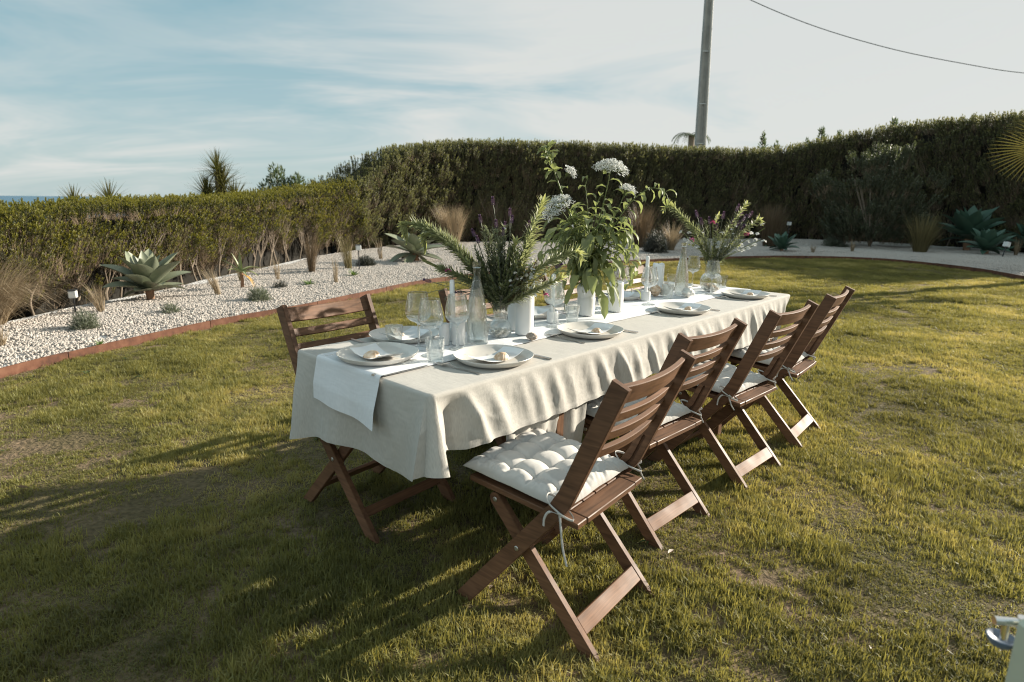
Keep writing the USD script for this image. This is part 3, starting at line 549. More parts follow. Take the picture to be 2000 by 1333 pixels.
# ------------------------------------------------------------------ hedges
def sprig(seed, n_tw=13, L=0.30, leafL=0.026, leafW=0.0085, spread=0.45, nl=30, low=.45, tw_r=.0016, ntip=16, tipL=.032):
    """a spray of upright twigs; leaves sit on the outer part of each twig"""
    r = np.random.default_rng(seed); tw, lf, tp = MB(), MB(), MB()
    for k in range(n_tw):
        az = r.uniform(0, 2 * PI); sp = abs(r.normal(0, spread)); d = np.array([math.cos(az) * math.sin(sp), math.sin(az) * math.sin(sp), math.cos(sp)])
        l = L * r.uniform(.55, 1.15); b = np.array([r.normal(0, .035), r.normal(0, .035), 0]); m = b + d * l * .5; e = b + (d * .55 + np.array([0, 0, .45])) * l
        tw.add(*tube([b, m, e], [tw_r * 1.2, tw_r * .85, tw_r * .4], 3, False))
        for (cnt, s_lo, s_hi, LL, WW, mb) in ((nl, low, .96, leafL, leafW, lf), (ntip if r.random() < .8 else 0, .84, 1.0, tipL, leafW * 1.25, tp)):
            if cnt == 0: continue
            s = s_lo + (s_hi - s_lo) * r.random(cnt); P = np.where(s[:, None] < .5, b + (m - b) * s[:, None] * 2, m + (e - m) * (s[:, None] - .5) * 2); ax = nrm(e - b)
            a2 = r.uniform(0, 2 * PI, cnt); u = nrm(np.cross(ax, [.3, .5, .1])); v = np.cross(ax, u); out = np.cos(a2)[:, None] * u + np.sin(a2)[:, None] * v
            dirn = out * .6 + ax * .9; dirn /= np.linalg.norm(dirn, axis=1, keepdims=True); side = np.cross(dirn, out); side /= np.linalg.norm(side, axis=1, keepdims=True) + 1e-9
            ll = (LL * r.uniform(.7, 1.25, cnt))[:, None]; ww = (WW * r.uniform(.8, 1.3, cnt))[:, None]
            V = np.stack([P, P + dirn * ll * .5 + side * ww / 2, P + dirn * ll, P + dirn * ll * .5 - side * ww / 2], 1).reshape(-1, 3); q = np.arange(cnt)[:, None] * 4
            mb.add(V, np.vstack([q + [[0, 1, 2]], q + [[0, 2, 3]]]))
    return tw, lf, tp
haccum = np.concatenate([[0], np.cumsum(np.linalg.norm(np.diff(HFOOT[:, :2], axis=0), axis=1))])
def hed(s):
    c = [np.interp(s, haccum, HFOOT[:, k]) for k in range(3)]; e = 0.15
    t_ = nrm([np.interp(s + e, haccum, HFOOT[:, k]) - np.interp(s - e, haccum, HFOOT[:, k]) for k in range(2)])
    return np.array(c[:2]), c[2], np.array([-t_[1], t_[0]])      # foot, height, direction into the hedge (left of travel)
SPLIT = haccum[np.argmin(np.linalg.norm(HFOOT[:, :2] - [-3.75, 15.6], axis=1))]
S_START = haccum[np.argmin(np.linalg.norm(HFOOT[:, :2] - [-5.4, 3.6], axis=1))]
def face_point(s, h, depth=0.0):
    """a point of the hedge's front: h from 0 to 1 up the face; bulges near the top, undercut at the foot"""
    c, H, inn = hed(s); z = h * H
    und = 0.42 * max(0, 1 - z / 0.62) ** 1.3 + 0.05
    lump = 0.42 * (float(meshkit.noise(np.array([s * 1.1, z * .9, 7.7]), 5)) - .5) + 0.16 * (float(meshkit.noise(np.array([s * 2.7, z * 2.4, 1.7]), 6)) - .5)
    rnd_top = 0.16 * max(0, (z - (H - .25)) / .25) ** 2
    q = c + inn * (und + lump + rnd_top + depth + 0.05); return np.array([q[0], q[1], z]), inn
def make_hedge(name, label, sa, sb, mat_leaf, st0, thick, zmin, sprigs, twiggy=0.0, stems=0, gap=0.0):
    t = thing(name, label, 'hedge')
    # inner growth: a lumpy dark body behind the leaves
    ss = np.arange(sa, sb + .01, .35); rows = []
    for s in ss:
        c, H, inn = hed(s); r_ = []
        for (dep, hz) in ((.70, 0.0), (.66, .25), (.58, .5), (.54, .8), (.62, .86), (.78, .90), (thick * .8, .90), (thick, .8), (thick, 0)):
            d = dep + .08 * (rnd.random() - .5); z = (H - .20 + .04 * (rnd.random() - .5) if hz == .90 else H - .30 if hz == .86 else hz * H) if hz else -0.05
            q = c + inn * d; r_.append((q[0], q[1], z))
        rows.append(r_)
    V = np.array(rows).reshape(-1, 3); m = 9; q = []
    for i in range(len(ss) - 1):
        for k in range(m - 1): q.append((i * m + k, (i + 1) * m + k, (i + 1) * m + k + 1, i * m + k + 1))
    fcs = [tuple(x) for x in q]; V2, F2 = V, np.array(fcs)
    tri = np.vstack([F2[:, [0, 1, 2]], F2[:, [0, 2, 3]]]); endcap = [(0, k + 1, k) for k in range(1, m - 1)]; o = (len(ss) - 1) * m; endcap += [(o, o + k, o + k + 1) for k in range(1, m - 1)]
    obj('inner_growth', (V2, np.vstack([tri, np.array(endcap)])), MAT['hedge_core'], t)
    pos, qq, scs, ids = [], [], [], []
    s = sa
    while s < sb:
        c, H, inn = hed(s); dist = np.linalg.norm(c); st = st0 * (0.75 + dist / 26)
        for layer in range(2):
            z = zmin * rnd.uniform(.7, 1.4) if layer == 0 else zmin * .7 * rnd.uniform(.5, 1.4)
            while z < H:
                ss_ = s + rnd.uniform(-.5, .5) * st; P, inn = face_point(ss_, z / H, .07 + .11 * layer + rnd.uniform(-.03, .06))
                holes = float(meshkit.fbm(np.array([ss_ * 1.5, z * 1.7, 2.2]), 3, 8)); low = max(0, 1 - z / .9)
                if holes > 0.30 + gap * low * 1.2 * (.25 + .75 * min(1, max(0, (s - sa - 3.2) / 3))):
                    f = z / H; outw = -np.array([inn[0], inn[1], 0]); d = outw * rnd.uniform(.25, .75) + np.array([0, 0, 1]) + np.array([rnd.gauss(0, .22), rnd.gauss(0, .22), 0])
                    R = frame(d)[:, [1, 2, 0]] @ rotz(rnd.random() * 6.28); scv = st / .155 * rnd.uniform(.62, 1.0)
                    P = P - np.array([0, 0, .20 * scv]); P[2] = min(P[2], H - .27 * scv)
                    pos.append(P); qq.append(quat_from(R)); scs.append(scv); ids.append(rnd.randrange(6) if rnd.random() > twiggy * max(0, 1.15 - f * 1.5) else rnd.randrange(6, 10))
                z += st * rnd.uniform(.75, 1.1)
        dep = .12
        while dep < thick:          # clipped top
            ss_ = s + rnd.uniform(-.5, .5) * st; c2, H2, inn2 = hed(ss_); q2 = c2 + inn2 * (dep + rnd.uniform(-.06, .06)); scv = st / .155 * rnd.uniform(.62, .95)
            R = frame(np.array([rnd.gauss(0, .16), rnd.gauss(0, .16), 1]))[:, [1, 2, 0]] @ rotz(rnd.random() * 6.28)
            hump = 0.05 * (float(meshkit.noise(np.array([ss_ * 1.3, dep * 1.5, 4.4]), 11)) - .5)
            pos.append(np.array([q2[0], q2[1], H2 - .265 * scv + hump + rnd.uniform(-.02, .03)])); qq.append(quat_from(R)); scs.append(scv); ids.append(rnd.randrange(6))
            dep += st * rnd.uniform(.7, 1.0)
        s += st * .82
    pi = instancer(str(t.GetPath()) + '/foliage', sprigs, pos, ids, qq, scs); pi.SetCustomDataByKey('kind', 'stuff')
    # bare stems at the foot, forking upward
    for k in range(stems):
        s = sa + (sb - sa) * (k + rnd.uniform(.2, .8)) / stems; c, H, inn = hed(s); along = np.array([inn[1], -inn[0]]); mb = MB()
        b0 = np.append(c + inn * rnd.uniform(.20, .34), 0.04); sc_ = min(1.0, H / 1.6) * (1.0 + .25 * (H > 2.2))
        hd = np.array([*(along * rnd.uniform(-.5, .5) - inn * rnd.uniform(-.05, .25)), 1.0])
        b1 = b0 + hd * rnd.uniform(.22, .4) * sc_
        mb.add(*tube(curve3([b0, b0 + (b1 - b0) * .5 + np.array([*(along * rnd.uniform(-.04, .04)), 0]), b1], 3), np.linspace(.020, .014, 7) * rnd.uniform(.7, 1.25), 6))
        for j in range(rnd.randint(4, 6)):
            d2 = np.array([*(along * rnd.uniform(-.75, .75) - inn * rnd.uniform(-.15, .30)), 1.0]); e = b1 + d2 * rnd.uniform(.4, .85) * sc_; mid = b1 + (e - b1) * .5 + np.array([*(along * rnd.uniform(-.06, .06)), 0])
            mb.add(*tube(curve3([b1 - (b1 - b0) * .1, mid, e], 3), np.linspace(.009, .004, 7), 5))
            for i2 in range(3):
                f = rnd.uniform(.3, .8); bb = b1 + (e - b1) * f; e2 = bb + np.array([*(along * rnd.uniform(-.3, .3) - inn * rnd.uniform(-.05, .2)), .45]) * rnd.uniform(.5, .9) * sc_
                mb.add(*tube([bb, (bb + e2) / 2 + np.array([*(along * .02), 0]), e2], [.005, .0035, .002], 4))
        obj('stem', mb, MAT['hedge_bark'], t, smooth=True)
    return t
def sprig_set(seed, leafm, tipm, twigm, **kw):
    out = []
    for k in range(6):
        tw, lf, tp = sprig(seed + k, **kw); out.append([('twigs', tw, twigm, False), ('leaves', lf, leafm, False), ('tips', tp, tipm, False)])
    for k in range(4):
        tw, lf, tp = sprig(seed + 20 + k, n_tw=22, L=.42, spread=.40, nl=4, low=.7, tw_r=.0024, ntip=4); out.append([('twigs', tw, twigm, False), ('leaves', lf, leafm, False), ('tips', tp, tipm, False)])
    return out
spr_lo = sprig_set(500, MAT['hedge_leaf'], MAT['hedge_tip'], MAT['hedge_twig'], n_tw=12, spread=.50, nl=20, low=.5, ntip=18)
spr_hi = sprig_set(540, MAT['hedge_leaf_dark'], MAT['hedge_tip_dark'], MAT['hedge_twig'], n_tw=14, spread=.38, nl=26, leafL=.028, low=.42, ntip=10)
make_hedge('clipped_hedge', 'low clipped olive green hedge with bare stems along the left gravel bed', S_START, SPLIT, MAT['hedge_leaf'], .13, 1.3, .34, spr_lo, stems=34, gap=.30, twiggy=.75)
make_hedge('clipped_hedge', 'tall dark clipped hedge curving behind the table to the right', SPLIT, haccum[-1], MAT['hedge_leaf_dark'], .16, 1.5, .25, spr_hi, stems=26, gap=.20, twiggy=.4)

# ------------------------------------------------------------------ plants of the gravel bed
def on_bed(x, y): return (x, y, float(bed_z(np.array([x]), np.array([y]))[0]) - 0.005)
def agave(name, label, loc, R, n, mat, seed, stem=0.10, lean=(0, 0), rosette_h=0.0, open_=1.0):
    r = random.Random(seed); t = thing(name, label, 'agave', loc)
    top = np.array([lean[0], lean[1], stem])
    mb = MB(); mb.add(*tube(curve3([(0, 0, -.03), tuple(top * .55), tuple(top + [0, 0, .04])], 4), np.linspace(.034, .045, 9) * (R / .42), 9)); tr = obj('trunk', mb, MAT['agave_trunk'], t, smooth=True)
    for k in range(n):
        f = k / (n - 1); az = k * 2.399963 + r.uniform(-.15, .15); el = math.radians(12 + 66 * (1 - f) ** 1.1 * open_) if k else math.radians(82)
        el = math.radians(84 - 76 * f ** 1.05) if open_ == 1.0 else math.radians(70 - 95 * f)
        L = R * (0.72 + .40 * math.sin(PI * min(1, f * .9 + .1))) * r.uniform(.9, 1.08)
        v, fc = leaf(L, L * .42 * r.uniform(.92, 1.1), 12, 3, bend=r.uniform(.10, .45) + .5 * f * (r.random() < .4), cup=.16, peak=.46, base=.42, tip=.75, thick=.012, twist=r.uniform(-.3, .3))
        Rm = rotz(az) @ frame((math.cos(el), 0, math.sin(el)), (-math.sin(el), 0, math.cos(el)))
        obj('leaf', (v @ Rm.T + top + np.array([math.cos(az), math.sin(az), 0]) * .012 + [0, 0, .03 * (1 - f)], fc), mat, t, smooth=True)
    return t
agave('agave', 'big blue green agave rosette on a short trunk beside the left hedge', on_bed(-4.42, 7.36), .50, 26, MAT['agave'], 1, stem=.13)
agave('agave', 'sprawling pale agave with splayed leaves behind the wildflower vase', on_bed(-1.95, 12.5), .62, 17, MAT['agave'], 2, stem=.16, lean=(-.05, -.05), open_=.5)
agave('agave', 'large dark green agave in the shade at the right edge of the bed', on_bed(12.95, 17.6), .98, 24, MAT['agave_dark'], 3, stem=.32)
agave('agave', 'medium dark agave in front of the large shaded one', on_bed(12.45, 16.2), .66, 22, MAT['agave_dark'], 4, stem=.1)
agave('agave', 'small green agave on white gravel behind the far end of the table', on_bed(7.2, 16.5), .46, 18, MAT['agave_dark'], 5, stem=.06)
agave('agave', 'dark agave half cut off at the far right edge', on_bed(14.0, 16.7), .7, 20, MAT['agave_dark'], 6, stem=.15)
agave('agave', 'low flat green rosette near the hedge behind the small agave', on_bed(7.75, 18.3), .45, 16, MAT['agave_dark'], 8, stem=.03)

def aloe():
    t = thing('aloe', 'small aloe with arching pale leaves and yellowed tips on a thin stem', 'aloe', on_bed(-3.78, 8.46))
    obj('trunk', MB().add(*tube([(0, 0, -.02), (.01, 0, .12), (0, 0, .23)], [.024, .022, .026], 8)), MAT['agave_trunk'], t, smooth=True)
    for az, el, L, b in ((200, 55, .32, .6), (185, 75, .30, .2), (95, 85, .30, -.1), (10, 50, .30, 1.3), (-15, 30, .30, 1.3), (60, 45, .26, 1.0), (250, 45, .26, 1.1), (310, 35, .27, 1.4)):
        v, f = leaf(L, .055, 10, 2, bend=b, cup=.2, peak=.25, base=.7, tip=.6, thick=.012); e = math.radians(el)
        obj('leaf', (v @ (rotz(math.radians(az)) @ frame((math.cos(e), 0, math.sin(e)), (-math.sin(e), 0, math.cos(e)))).T + [0, 0, .22], f), MAT['aloe'], t, smooth=True)
    for az in (-10, 20):
        v, f = leaf(.24, .03, 10, 1, bend=1.1, cup=.2, peak=.3, base=.7); e = math.radians(-20)
        obj('leaf', (v @ (rotz(math.radians(az)) @ frame((math.cos(e), 0, math.sin(e)), (-math.sin(e), 0, math.cos(e)))).T + [.03, 0, .2], f), MAT['dry_leaf'], t, smooth=True, label='withered orange yellow leaf hanging down')
aloe()

def grass_tuft(h, n, rad, droop, width, seed, lean=(0, 0), base=.02, sparse=0.0):
    r = np.random.default_rng(seed); mb_v, mb_f, o = [], [], 0; rows = 6
    for k in range(n):
        az = r.uniform(0, 2 * PI); rr = abs(r.normal(0, .5)); L = h * r.uniform(.55, 1.1); sp = rad / h * rr * 1.1; dr = droop * r.uniform(.4, 1.5)
        s = np.linspace(0, 1, rows); a = sp + dr * s ** 1.6
        dirx = np.sin(a); dirz = np.cos(a); x = np.concatenate([[0], np.cumsum((dirx[1:] + dirx[:-1]) / 2)]) * L / (rows - 1); z = np.concatenate([[0], np.cumsum((dirz[1:] + dirz[:-1]) / 2)]) * L / (rows - 1)
        b = np.array([math.cos(az), math.sin(az)]) * base * math.sqrt(r.random()); az2 = az + r.normal(0, .5)
        px = b[0] + x * math.cos(az2) + lean[0] * s ** 1.5 * L; py = b[1] + x * math.sin(az2) + lean[1] * s ** 1.5 * L; pz = np.maximum(z, .004) - .01
        w = width * r.uniform(.6, 1.3) * (1 - s ** 2 * .92); sd = np.array([-math.sin(az2 + r.normal(0, .6)), math.cos(az2)])
        A = np.stack([px - sd[0] * w / 2, py - sd[1] * w / 2, pz], 1); B = np.stack([px + sd[0] * w / 2, py + sd[1] * w / 2, pz], 1)
        V = np.stack([A, B], 1).reshape(-1, 3); i = np.arange(rows - 1) * 2; F = np.vstack([np.stack([i, i + 1, i + 3], 1), np.stack([i, i + 3, i + 2], 1)])
        mb_v.append(V); mb_f.append(F + o); o += len(V)
    return np.vstack(mb_v), np.vstack(mb_f)
def ornamental(label, loc, h, n, rad, droop, width, mat, seed, lean=(0, 0), base=.03):
    t = thing('ornamental_grass', label, 'ornamental grass', on_bed(*loc)); obj('blades', grass_tuft(h, n, rad, droop, width, seed, lean, base), MAT[mat], t); return t
ornamental('big arching tan grass clump at the left edge of the picture', (-5.08, 5.75), .86, 1900, .40, 1.7, .0058, 'straw', 31, (.12, 0), .15)
ornamental('short tan grass tuft at the left edge in front of the big clump', (-4.33, 5.0), .24, 160, .09, .5, .005, 'straw', 32, (-.2, 0))
ornamental('straw tuft between the garden light and the big agave', (-4.46, 6.5), .36, 120, .12, .5, .0045, 'straw', 33, (-.22, 0))
ornamental('slim straw tuft leaning left right of the big agave', (-3.8, 7.8), .40, 110, .07, .35, .0045, 'straw', 34, (-.35, 0))
ornamental('thin sparse tuft behind the aloe', (-4.05, 9.05), .36, 60, .10, .4, .004, 'straw_green', 35)
ornamental('tiny straw wisp right of the aloe', (-3.6, 9.3), .42, 45, .05, .3, .005, 'straw', 36)
ornamental('brown feathery grass clump at the foot of the hedge', (-3.42, 10.35), .80, 200, .17, .5, .005, 'straw_brown', 37, (.05, 0), .05)
ornamental('tall yellowish grass clump beside a garden light near the hedge', (-2.95, 10.95), .72, 130, .10, .40, .006, 'straw_green', 38, (-.12, 0), .06)
ornamental('thin straw stake of grass near the lawn edging', (-2.68, 9.2), .42, 50, .02, .1, .005, 'straw', 39)
ornamental('short straw wisp near the sprawling agave', (-2.75, 12.75), .48, 60, .05, .3, .006, 'straw', 40, (-.1, 0))
ornamental('large pale feathery grass clump in front of the dark hedge', (-1.75, 17.6), 1.12, 1100, .34, .45, .009, 'straw', 41, (-.05, 0), .2)
ornamental('brown upright grass clump behind the tall bouquet', (3.5, 17.0), 1.2, 600, .34, .4, .010, 'straw_brown', 42, (0, 0), .15)
ornamental('arching straw tuft right of the grey mound behind the table', (4.15, 16.2), .85, 260, .3, 1.0, .009, 'straw', 43, (.1, 0), .08)
ornamental('tall upright brown grass clump behind the far bouquet', (7.6, 18.3), 1.3, 700, .40, .28, .012, 'straw_brown', 44, (0, 0), .16)
ornamental('spiky green and straw grass clump left of the dark agaves', (11.1, 16.8), 1.15, 520, .55, .45, .013, 'straw_green', 45, (0, 0), .15)
ornamental('tiny tan tuft in the right part of the gravel', (9.15, 16.6), .36, 90, .08, .3, .007, 'straw', 46)
ornamental('tiny brown tuft by the small agave', (7.9, 16.2), .28, 70, .08, .4, .007, 'straw', 47)
ornamental('small tan tuft at the far right edge', (13.0, 15.9), .5, 120, .12, .3, .008, 'straw', 48)

def mound(h, rad, n, seed, ll=.03, lw=.005):
    """a rounded cushion of short leafy spikes"""
    r = np.random.default_rng(seed); mb = MB()
    for k in range(n):
        az = r.uniform(0, 2 * PI); e = math.acos(r.uniform(0.02, 1)); d = np.array([math.sin(e) * math.cos(az), math.sin(e) * math.sin(az), math.cos(e)]); tipp = d * [rad, rad, h] * r.uniform(.72, 1.08); b = tipp * r.uniform(.25, .45)
        ax = nrm(tipp - b + [0, 0, .3 * h]); nl = 9; s = r.uniform(0, 1, nl)[:, None]; P = b + (tipp - b) * s; o = nrm(np.cross(ax, [.3, .1, .5])); o2 = np.cross(ax, o); a = r.uniform(0, 6.28, nl)[:, None]; out = o * np.cos(a) + o2 * np.sin(a)
        dn = nrm(ax) * .85 + out * .5; dn /= np.linalg.norm(dn, axis=1, keepdims=True); sd = np.cross(dn, out); L = ll * r.uniform(.7, 1.3, (nl, 1))
        V = np.stack([P, P + dn * L * .5 + sd * lw / 2, P + dn * L, P + dn * L * .5 - sd * lw / 2], 1).reshape(-1, 3); q = np.arange(nl)[:, None] * 4
        mb.add(V, np.vstack([q + [[0, 1, 2]], q + [[0, 2, 3]]]))
    v, f = mb.get(); v[:, 2] = np.maximum(v[:, 2], .0); return v, f
def lav(label, loc, h, rad, n, mat, seed, cat='lavender', **k):
    t = thing('lavender_mound', label, cat, on_bed(*loc)); obj('leaves', mound(h, rad, n, seed, **k), MAT[mat], t); return t
lav('round grey green lavender mound beside the garden light on the left', (-4.10, 5.72), .20, .135, 420, 'lavender', 51)
lav('grey lavender mound left of the near chair back', (-3.18, 7.55), .18, .155, 420, 'lavender', 52, ll=.035)
lav('dark grey lavender mound in front of the tall yellowish grass', (-2.79, 11.6), .22, .19, 420, 'lavender_dark', 53, ll=.045, lw=.007)
lav('very small dark lavender plant above the chair back', (-3.28, 8.55), .13, .11, 120, 'lavender_dark', 54)
lav('tiny grey sprig plant low in the gravel right of the big agave', (-3.76, 6.6), .13, .10, 90, 'lavender', 55, ll=.04)
lav('big dark grey green mound behind the wine glasses', (3.6, 15.6), .58, .34, 700, 'lavender_dark', 56, ll=.07, lw=.012)
lav('grey rounded mound in the shaded gravel at the right', (9.7, 18.6), .40, .36, 500, 'lavender', 57, ll=.07, lw=.012)
def small_tuft(label, loc, R, seed):
    r = random.Random(seed); t = thing('green_rosette', label, 'small plant', on_bed(*loc)); mb = MB()
    for k in range(26):
        v, f = leaf(R * r.uniform(.7, 1.1), R * .17, 5, 1, bend=r.uniform(.2, .8), peak=.35); e = math.radians(r.uniform(15, 75)); mb.add(v @ (rotz(k * 2.4) @ frame((math.cos(e), 0, math.sin(e)), (-math.sin(e), 0, math.cos(e)))).T, f)
    obj('leaves', mb, MAT['tuft'], t, smooth=True)
small_tuft('small bright green tuft left of the straw stake', (-2.99, 8.9), .15, 1)
small_tuft('small green tuft below the dark lavender mound', (-2.62, 10.0), .16, 2)
small_tuft('little weed at the edging in the left foreground', (-3.62, 5.2), .08, 3)

def garden_light(label, loc, h, s=1.0, tilt=None):
    t = thing('garden_light', label, 'garden light', on_bed(*loc), .4, 'solar stake lights in the gravel', None, tilt)
    obj('stake', rbox(0, 0, (h - .09 * s) / 2, .014 * s, .014 * s, h - .09 * s, .002), MAT['dark_metal'], t)
    obj('diffuser', rbox(0, 0, h - .05 * s, .075 * s, .075 * s, .078 * s, .008), MAT['frosted'], t)
    obj('cap', rbox(0, 0, h - .006 * s, .079 * s, .079 * s, .010 * s, .003), MAT['dark_metal'], t)
garden_light('small stake light with a grey head left of the big agave', (-4.68, 6.42), .27)
garden_light('stake light tilted beside the dark agave at the right edge', (12.35, 15.5), .42, 1.6, (0, 14, 0))
garden_light('stake light half hidden in the tall yellowish grass', (-2.72, 10.8), .46, 1.15)
garden_light('black stake light in the shaded gravel left of the flowering bouquet', (1.75, 18.2), .62, 1.3)
garden_light('stake light near the hedge behind the far bouquet', (8.35, 18.8), .75, 1.3)

def loose_shrub():
    t = thing('loose_shrub', 'big loose grey green shrub against the dark hedge at the right', 'shrub', on_bed(10.7, 18.5))
    r = np.random.default_rng(77); mb = MB()
    for k in range(9):
        a = r.uniform(0, 6.28); mb.add(*tube(curve3([(0, 0, 0), (.25 * math.cos(a), .2 * math.sin(a), .8), (.75 * math.cos(a), .5 * math.sin(a), 2.0)], 3), np.linspace(.03, .008, 7), 5))
    obj('stem', mb, MAT['hedge_bark'], t, smooth=True)
    prot = []
    for k in range(6):
        tw, lf, tp = sprig(700 + k, n_tw=9, L=.42, leafL=.055, leafW=.014, spread=.5, nl=30, ntip=6, tipL=.05); prot.append([('twigs', tw, MAT['hedge_twig'], False), ('leaves', lf, MAT['shrub'], False), ('tips', tp, MAT['shrub'], False)])
    pos, q, s = [], [], []
    for k in range(620):
        d = nrm(r.normal(0, 1, 3)); rad = r.uniform(.35, 1.0) ** .5; P = np.array([d[0] * 1.55 * rad, d[1] * 1.0 * rad, 1.42 + d[2] * 1.5 * rad]); P[0] *= 1.0 + .18 * math.sin(P[2] * 4)
        if float(meshkit.fbm(P * 1.4 + 5, 3, 2)) < .43: continue
        P[2] = max(.12, P[2] - .3); pos.append(P); q.append(quat_from(frame(nrm(d * .55 + [0, 0, .9]))[:, [1, 2, 0]] @ rotz(r.uniform(0, 6)))); s.append(r.uniform(.8, 1.4))
    pi = instancer(str(t.GetPath()) + '/foliage', prot, pos, r.integers(0, 6, len(pos)), q, s); pi.SetCustomDataByKey('kind', 'stuff')
loose_shrub()

# ------------------------------------------------------------------ beyond the hedge
def spiky_head(mb, c, R, n, seed, up=.25, width=.05, bend=.25):
    r = random.Random(seed)
    for k in range(n):
        f = k / n; az = k * 2.39996; e = math.radians(88 - 125 * f + r.uniform(-6, 6)); L = R * r.uniform(.8, 1.1)
        v, fc = leaf(L, width * R, 5, 1, bend=bend * r.uniform(.3, 1.4), cup=.15, peak=.25, base=.6, tip=.3); mb.add(v @ (rotz(az) @ frame((math.cos(e), 0, math.sin(e)), (-math.sin(e), 0, math.cos(e)))).T + c, fc)
def yucca(label, loc, heads, h, R, n=70, trunk=True):
    t = thing('yucca', label, 'yucca', loc); mt = MB()
    for (x, y, z, s) in heads: mt.add(*tube([(0, 0, 0), (x * .6, y * .6, z * .55), (x, y, z)], [.16, .12, .09], 7))
    obj('trunk', mt, MAT['trunk'], t, smooth=True)
    for i, (x, y, z, s) in enumerate(heads):
        mb = MB(); spiky_head(mb, np.array([x, y, z]), R * s, n, 60 + i); obj('leaf_rosette', mb, MAT['yucca'], t)
# yucca with stacked heads at px (433,330)
yucca('yucca tree with stacked spiky rosettes rising above the low hedge', (-9.4, 20.0, -.4), [(0, 0, 2.55, .80), (.12, 0, 2.1, 1.0), (-.40, 0, 1.75, .9), (.42, .1, 1.6, .9), (.1, 0, 1.5, 1.0), (-.15, 0, 1.15, 1.0)], 2.8, .92, 110)
yucca('short yucca tip peeping over the left hedge, the left one', (-12.2, 17.3, -.6), [(0, 0, 1.68, 1.0)], 1.9, .62, 80)
yucca('short yucca tip peeping over the left hedge, the right one', (-11.2, 17.3, -.6), [(0, 0, 1.75, 1.0)], 1.9, .70, 80)
def crown_tree(name, label, cat, loc, h, blobs, mat, nleaf, leafL, trunk_r, seed):
    t = thing(name, label, cat, loc); r = np.random.default_rng(seed); mt = MB(); lf = MB()
    mt.add(*tube([(0, 0, 0), (.02, 0, h * .5), (0, 0, h * .95)], [trunk_r, trunk_r * .7, trunk_r * .2], 7))
    for (x, y, z, rx, rz) in blobs: mt.add(*tube([(0, 0, min(z * .7, h * .6)), (x * .6, y * .6, z - rz * .3), (x, y, z + rz * .5)], [trunk_r * .4, trunk_r * .25, trunk_r * .08], 5))
    obj('trunk', mt, MAT['trunk'], t, smooth=True)
    for (x, y, z, rx, rz) in blobs:
        d = r.normal(0, 1, (nleaf, 3)); d /= np.linalg.norm(d, axis=1, keepdims=True); P = d * (r.random((nleaf, 1)) ** .45) * [rx, rx, rz] + [x, y, z]
        dn = nrm(np.array([0, 0, .6])) + d * .8 + r.normal(0, .35, (nleaf, 3)); dn /= np.linalg.norm(dn, axis=1, keepdims=True); sd = np.cross(dn, r.normal(0, 1, (nleaf, 3))); sd /= np.linalg.norm(sd, axis=1, keepdims=True); L = leafL * r.uniform(.6, 1.3, (nleaf, 1))
        V = np.stack([P, P + dn * L * .5 + sd * L * .16, P + dn * L, P + dn * L * .5 - sd * L * .16], 1).reshape(-1, 3); q = np.arange(nleaf)[:, None] * 4; lf.add(V, np.vstack([q + [[0, 1, 2]], q + [[0, 2, 3]]]))
    obj('crown', lf, mat, t)
rr = random.Random(5)
crown_tree('feathery_tree', 'grey green feathery tree beyond the low hedge right of the yucca', 'tree', (-11.3, 30.0, -1.75), 4.2,
           [(-1.0, 0, 2.6, .45, .55), (-.5, 0, 3.3, .42, .6), (.0, 0, 4.0, .4, .62), (.45, 0, 3.4, .4, .55), (.95, 0, 3.7, .36, .5), (.3, .2, 2.7, .5, .5), (1.2, 0, 2.9, .36, .5), (-.2, 0, 2.2, .6, .5), (-1.5, 0, 2.1, .3, .35), (.9, 0, 2.2, .5, .5)], MAT['tree_leaf'], 360, .20, .10, 3)
for lab, (x, y), zt0, w in (('tiny pointed conifer tip over the hedge nearest the pole', (13.2, 34.0), 5.15, .30), ('low bump of a conifer beside the first tip over the hedge', (14.0, 34.0), 4.7, .32), ('small conifer tip over the hedge left of the tallest one', (15.55, 34.0), 4.85, .22),
                           ('tallest of the conifer tips showing over the hedge', (16.3, 34.0), 5.5, .42), ('narrow conifer tip right of the tallest one', (17.2, 34.0), 5.25, .26), ('last small conifer tip where the hedge begins to rise', (17.6, 34.0), 4.95, .24), ('dark conifer tip on the rising part of the hedge', (20.2, 34.2), 6.0, .42)):
    zt = zt0 - .28
    blobs = [(rr.uniform(-.05, .05), 0, zt - .18 - k * .42, w * (.28 + .25 * k), .34) for k in range(6)]
    crown_tree('conifer', lab, 'conifer', (x, y, -1.0), zt + 1.0, [(a, b, c + 1.0, d, e) for a, b, c, d, e in blobs], MAT['tree_leaf'], 110, .17, .08, int(x * 10))

def palm_frond(L, n, ll, seed, droop=1.5):
    r = random.Random(seed); s = np.linspace(0, 1, 16); a = .9 - droop * s; x = np.concatenate([[0], np.cumsum(np.cos(a[1:]))]) * L / 15; z = np.concatenate([[0], np.cumsum(np.sin(a[1:]))]) * L / 15; mb = MB(); P = np.stack([x, 0 * x, z], 1)
    mb.add(*tube(P, np.linspace(.02, .006, 16), 4))
    for k in range(n):
        f = (k + .5) / n * 15; i = int(f); q = P[i] + (P[min(i + 1, 15)] - P[i]) * (f - i); side = 1 if k % 2 else -1; ax = nrm(P[min(i + 1, 15)] - P[i])
        v, fc = leaf(ll * (1 - .5 * (k / n)) * r.uniform(.85, 1.1), .03, 3, 1, bend=.8, peak=.3); mb.add(v @ frame(ax * .5 + np.array([0, side * .8, -.25])).T + q, fc)
    return mb
tp = thing('palm_tree', 'palm with arching fronds showing behind the foot of the pole', 'palm', (13.0, 47.0, -1.5))
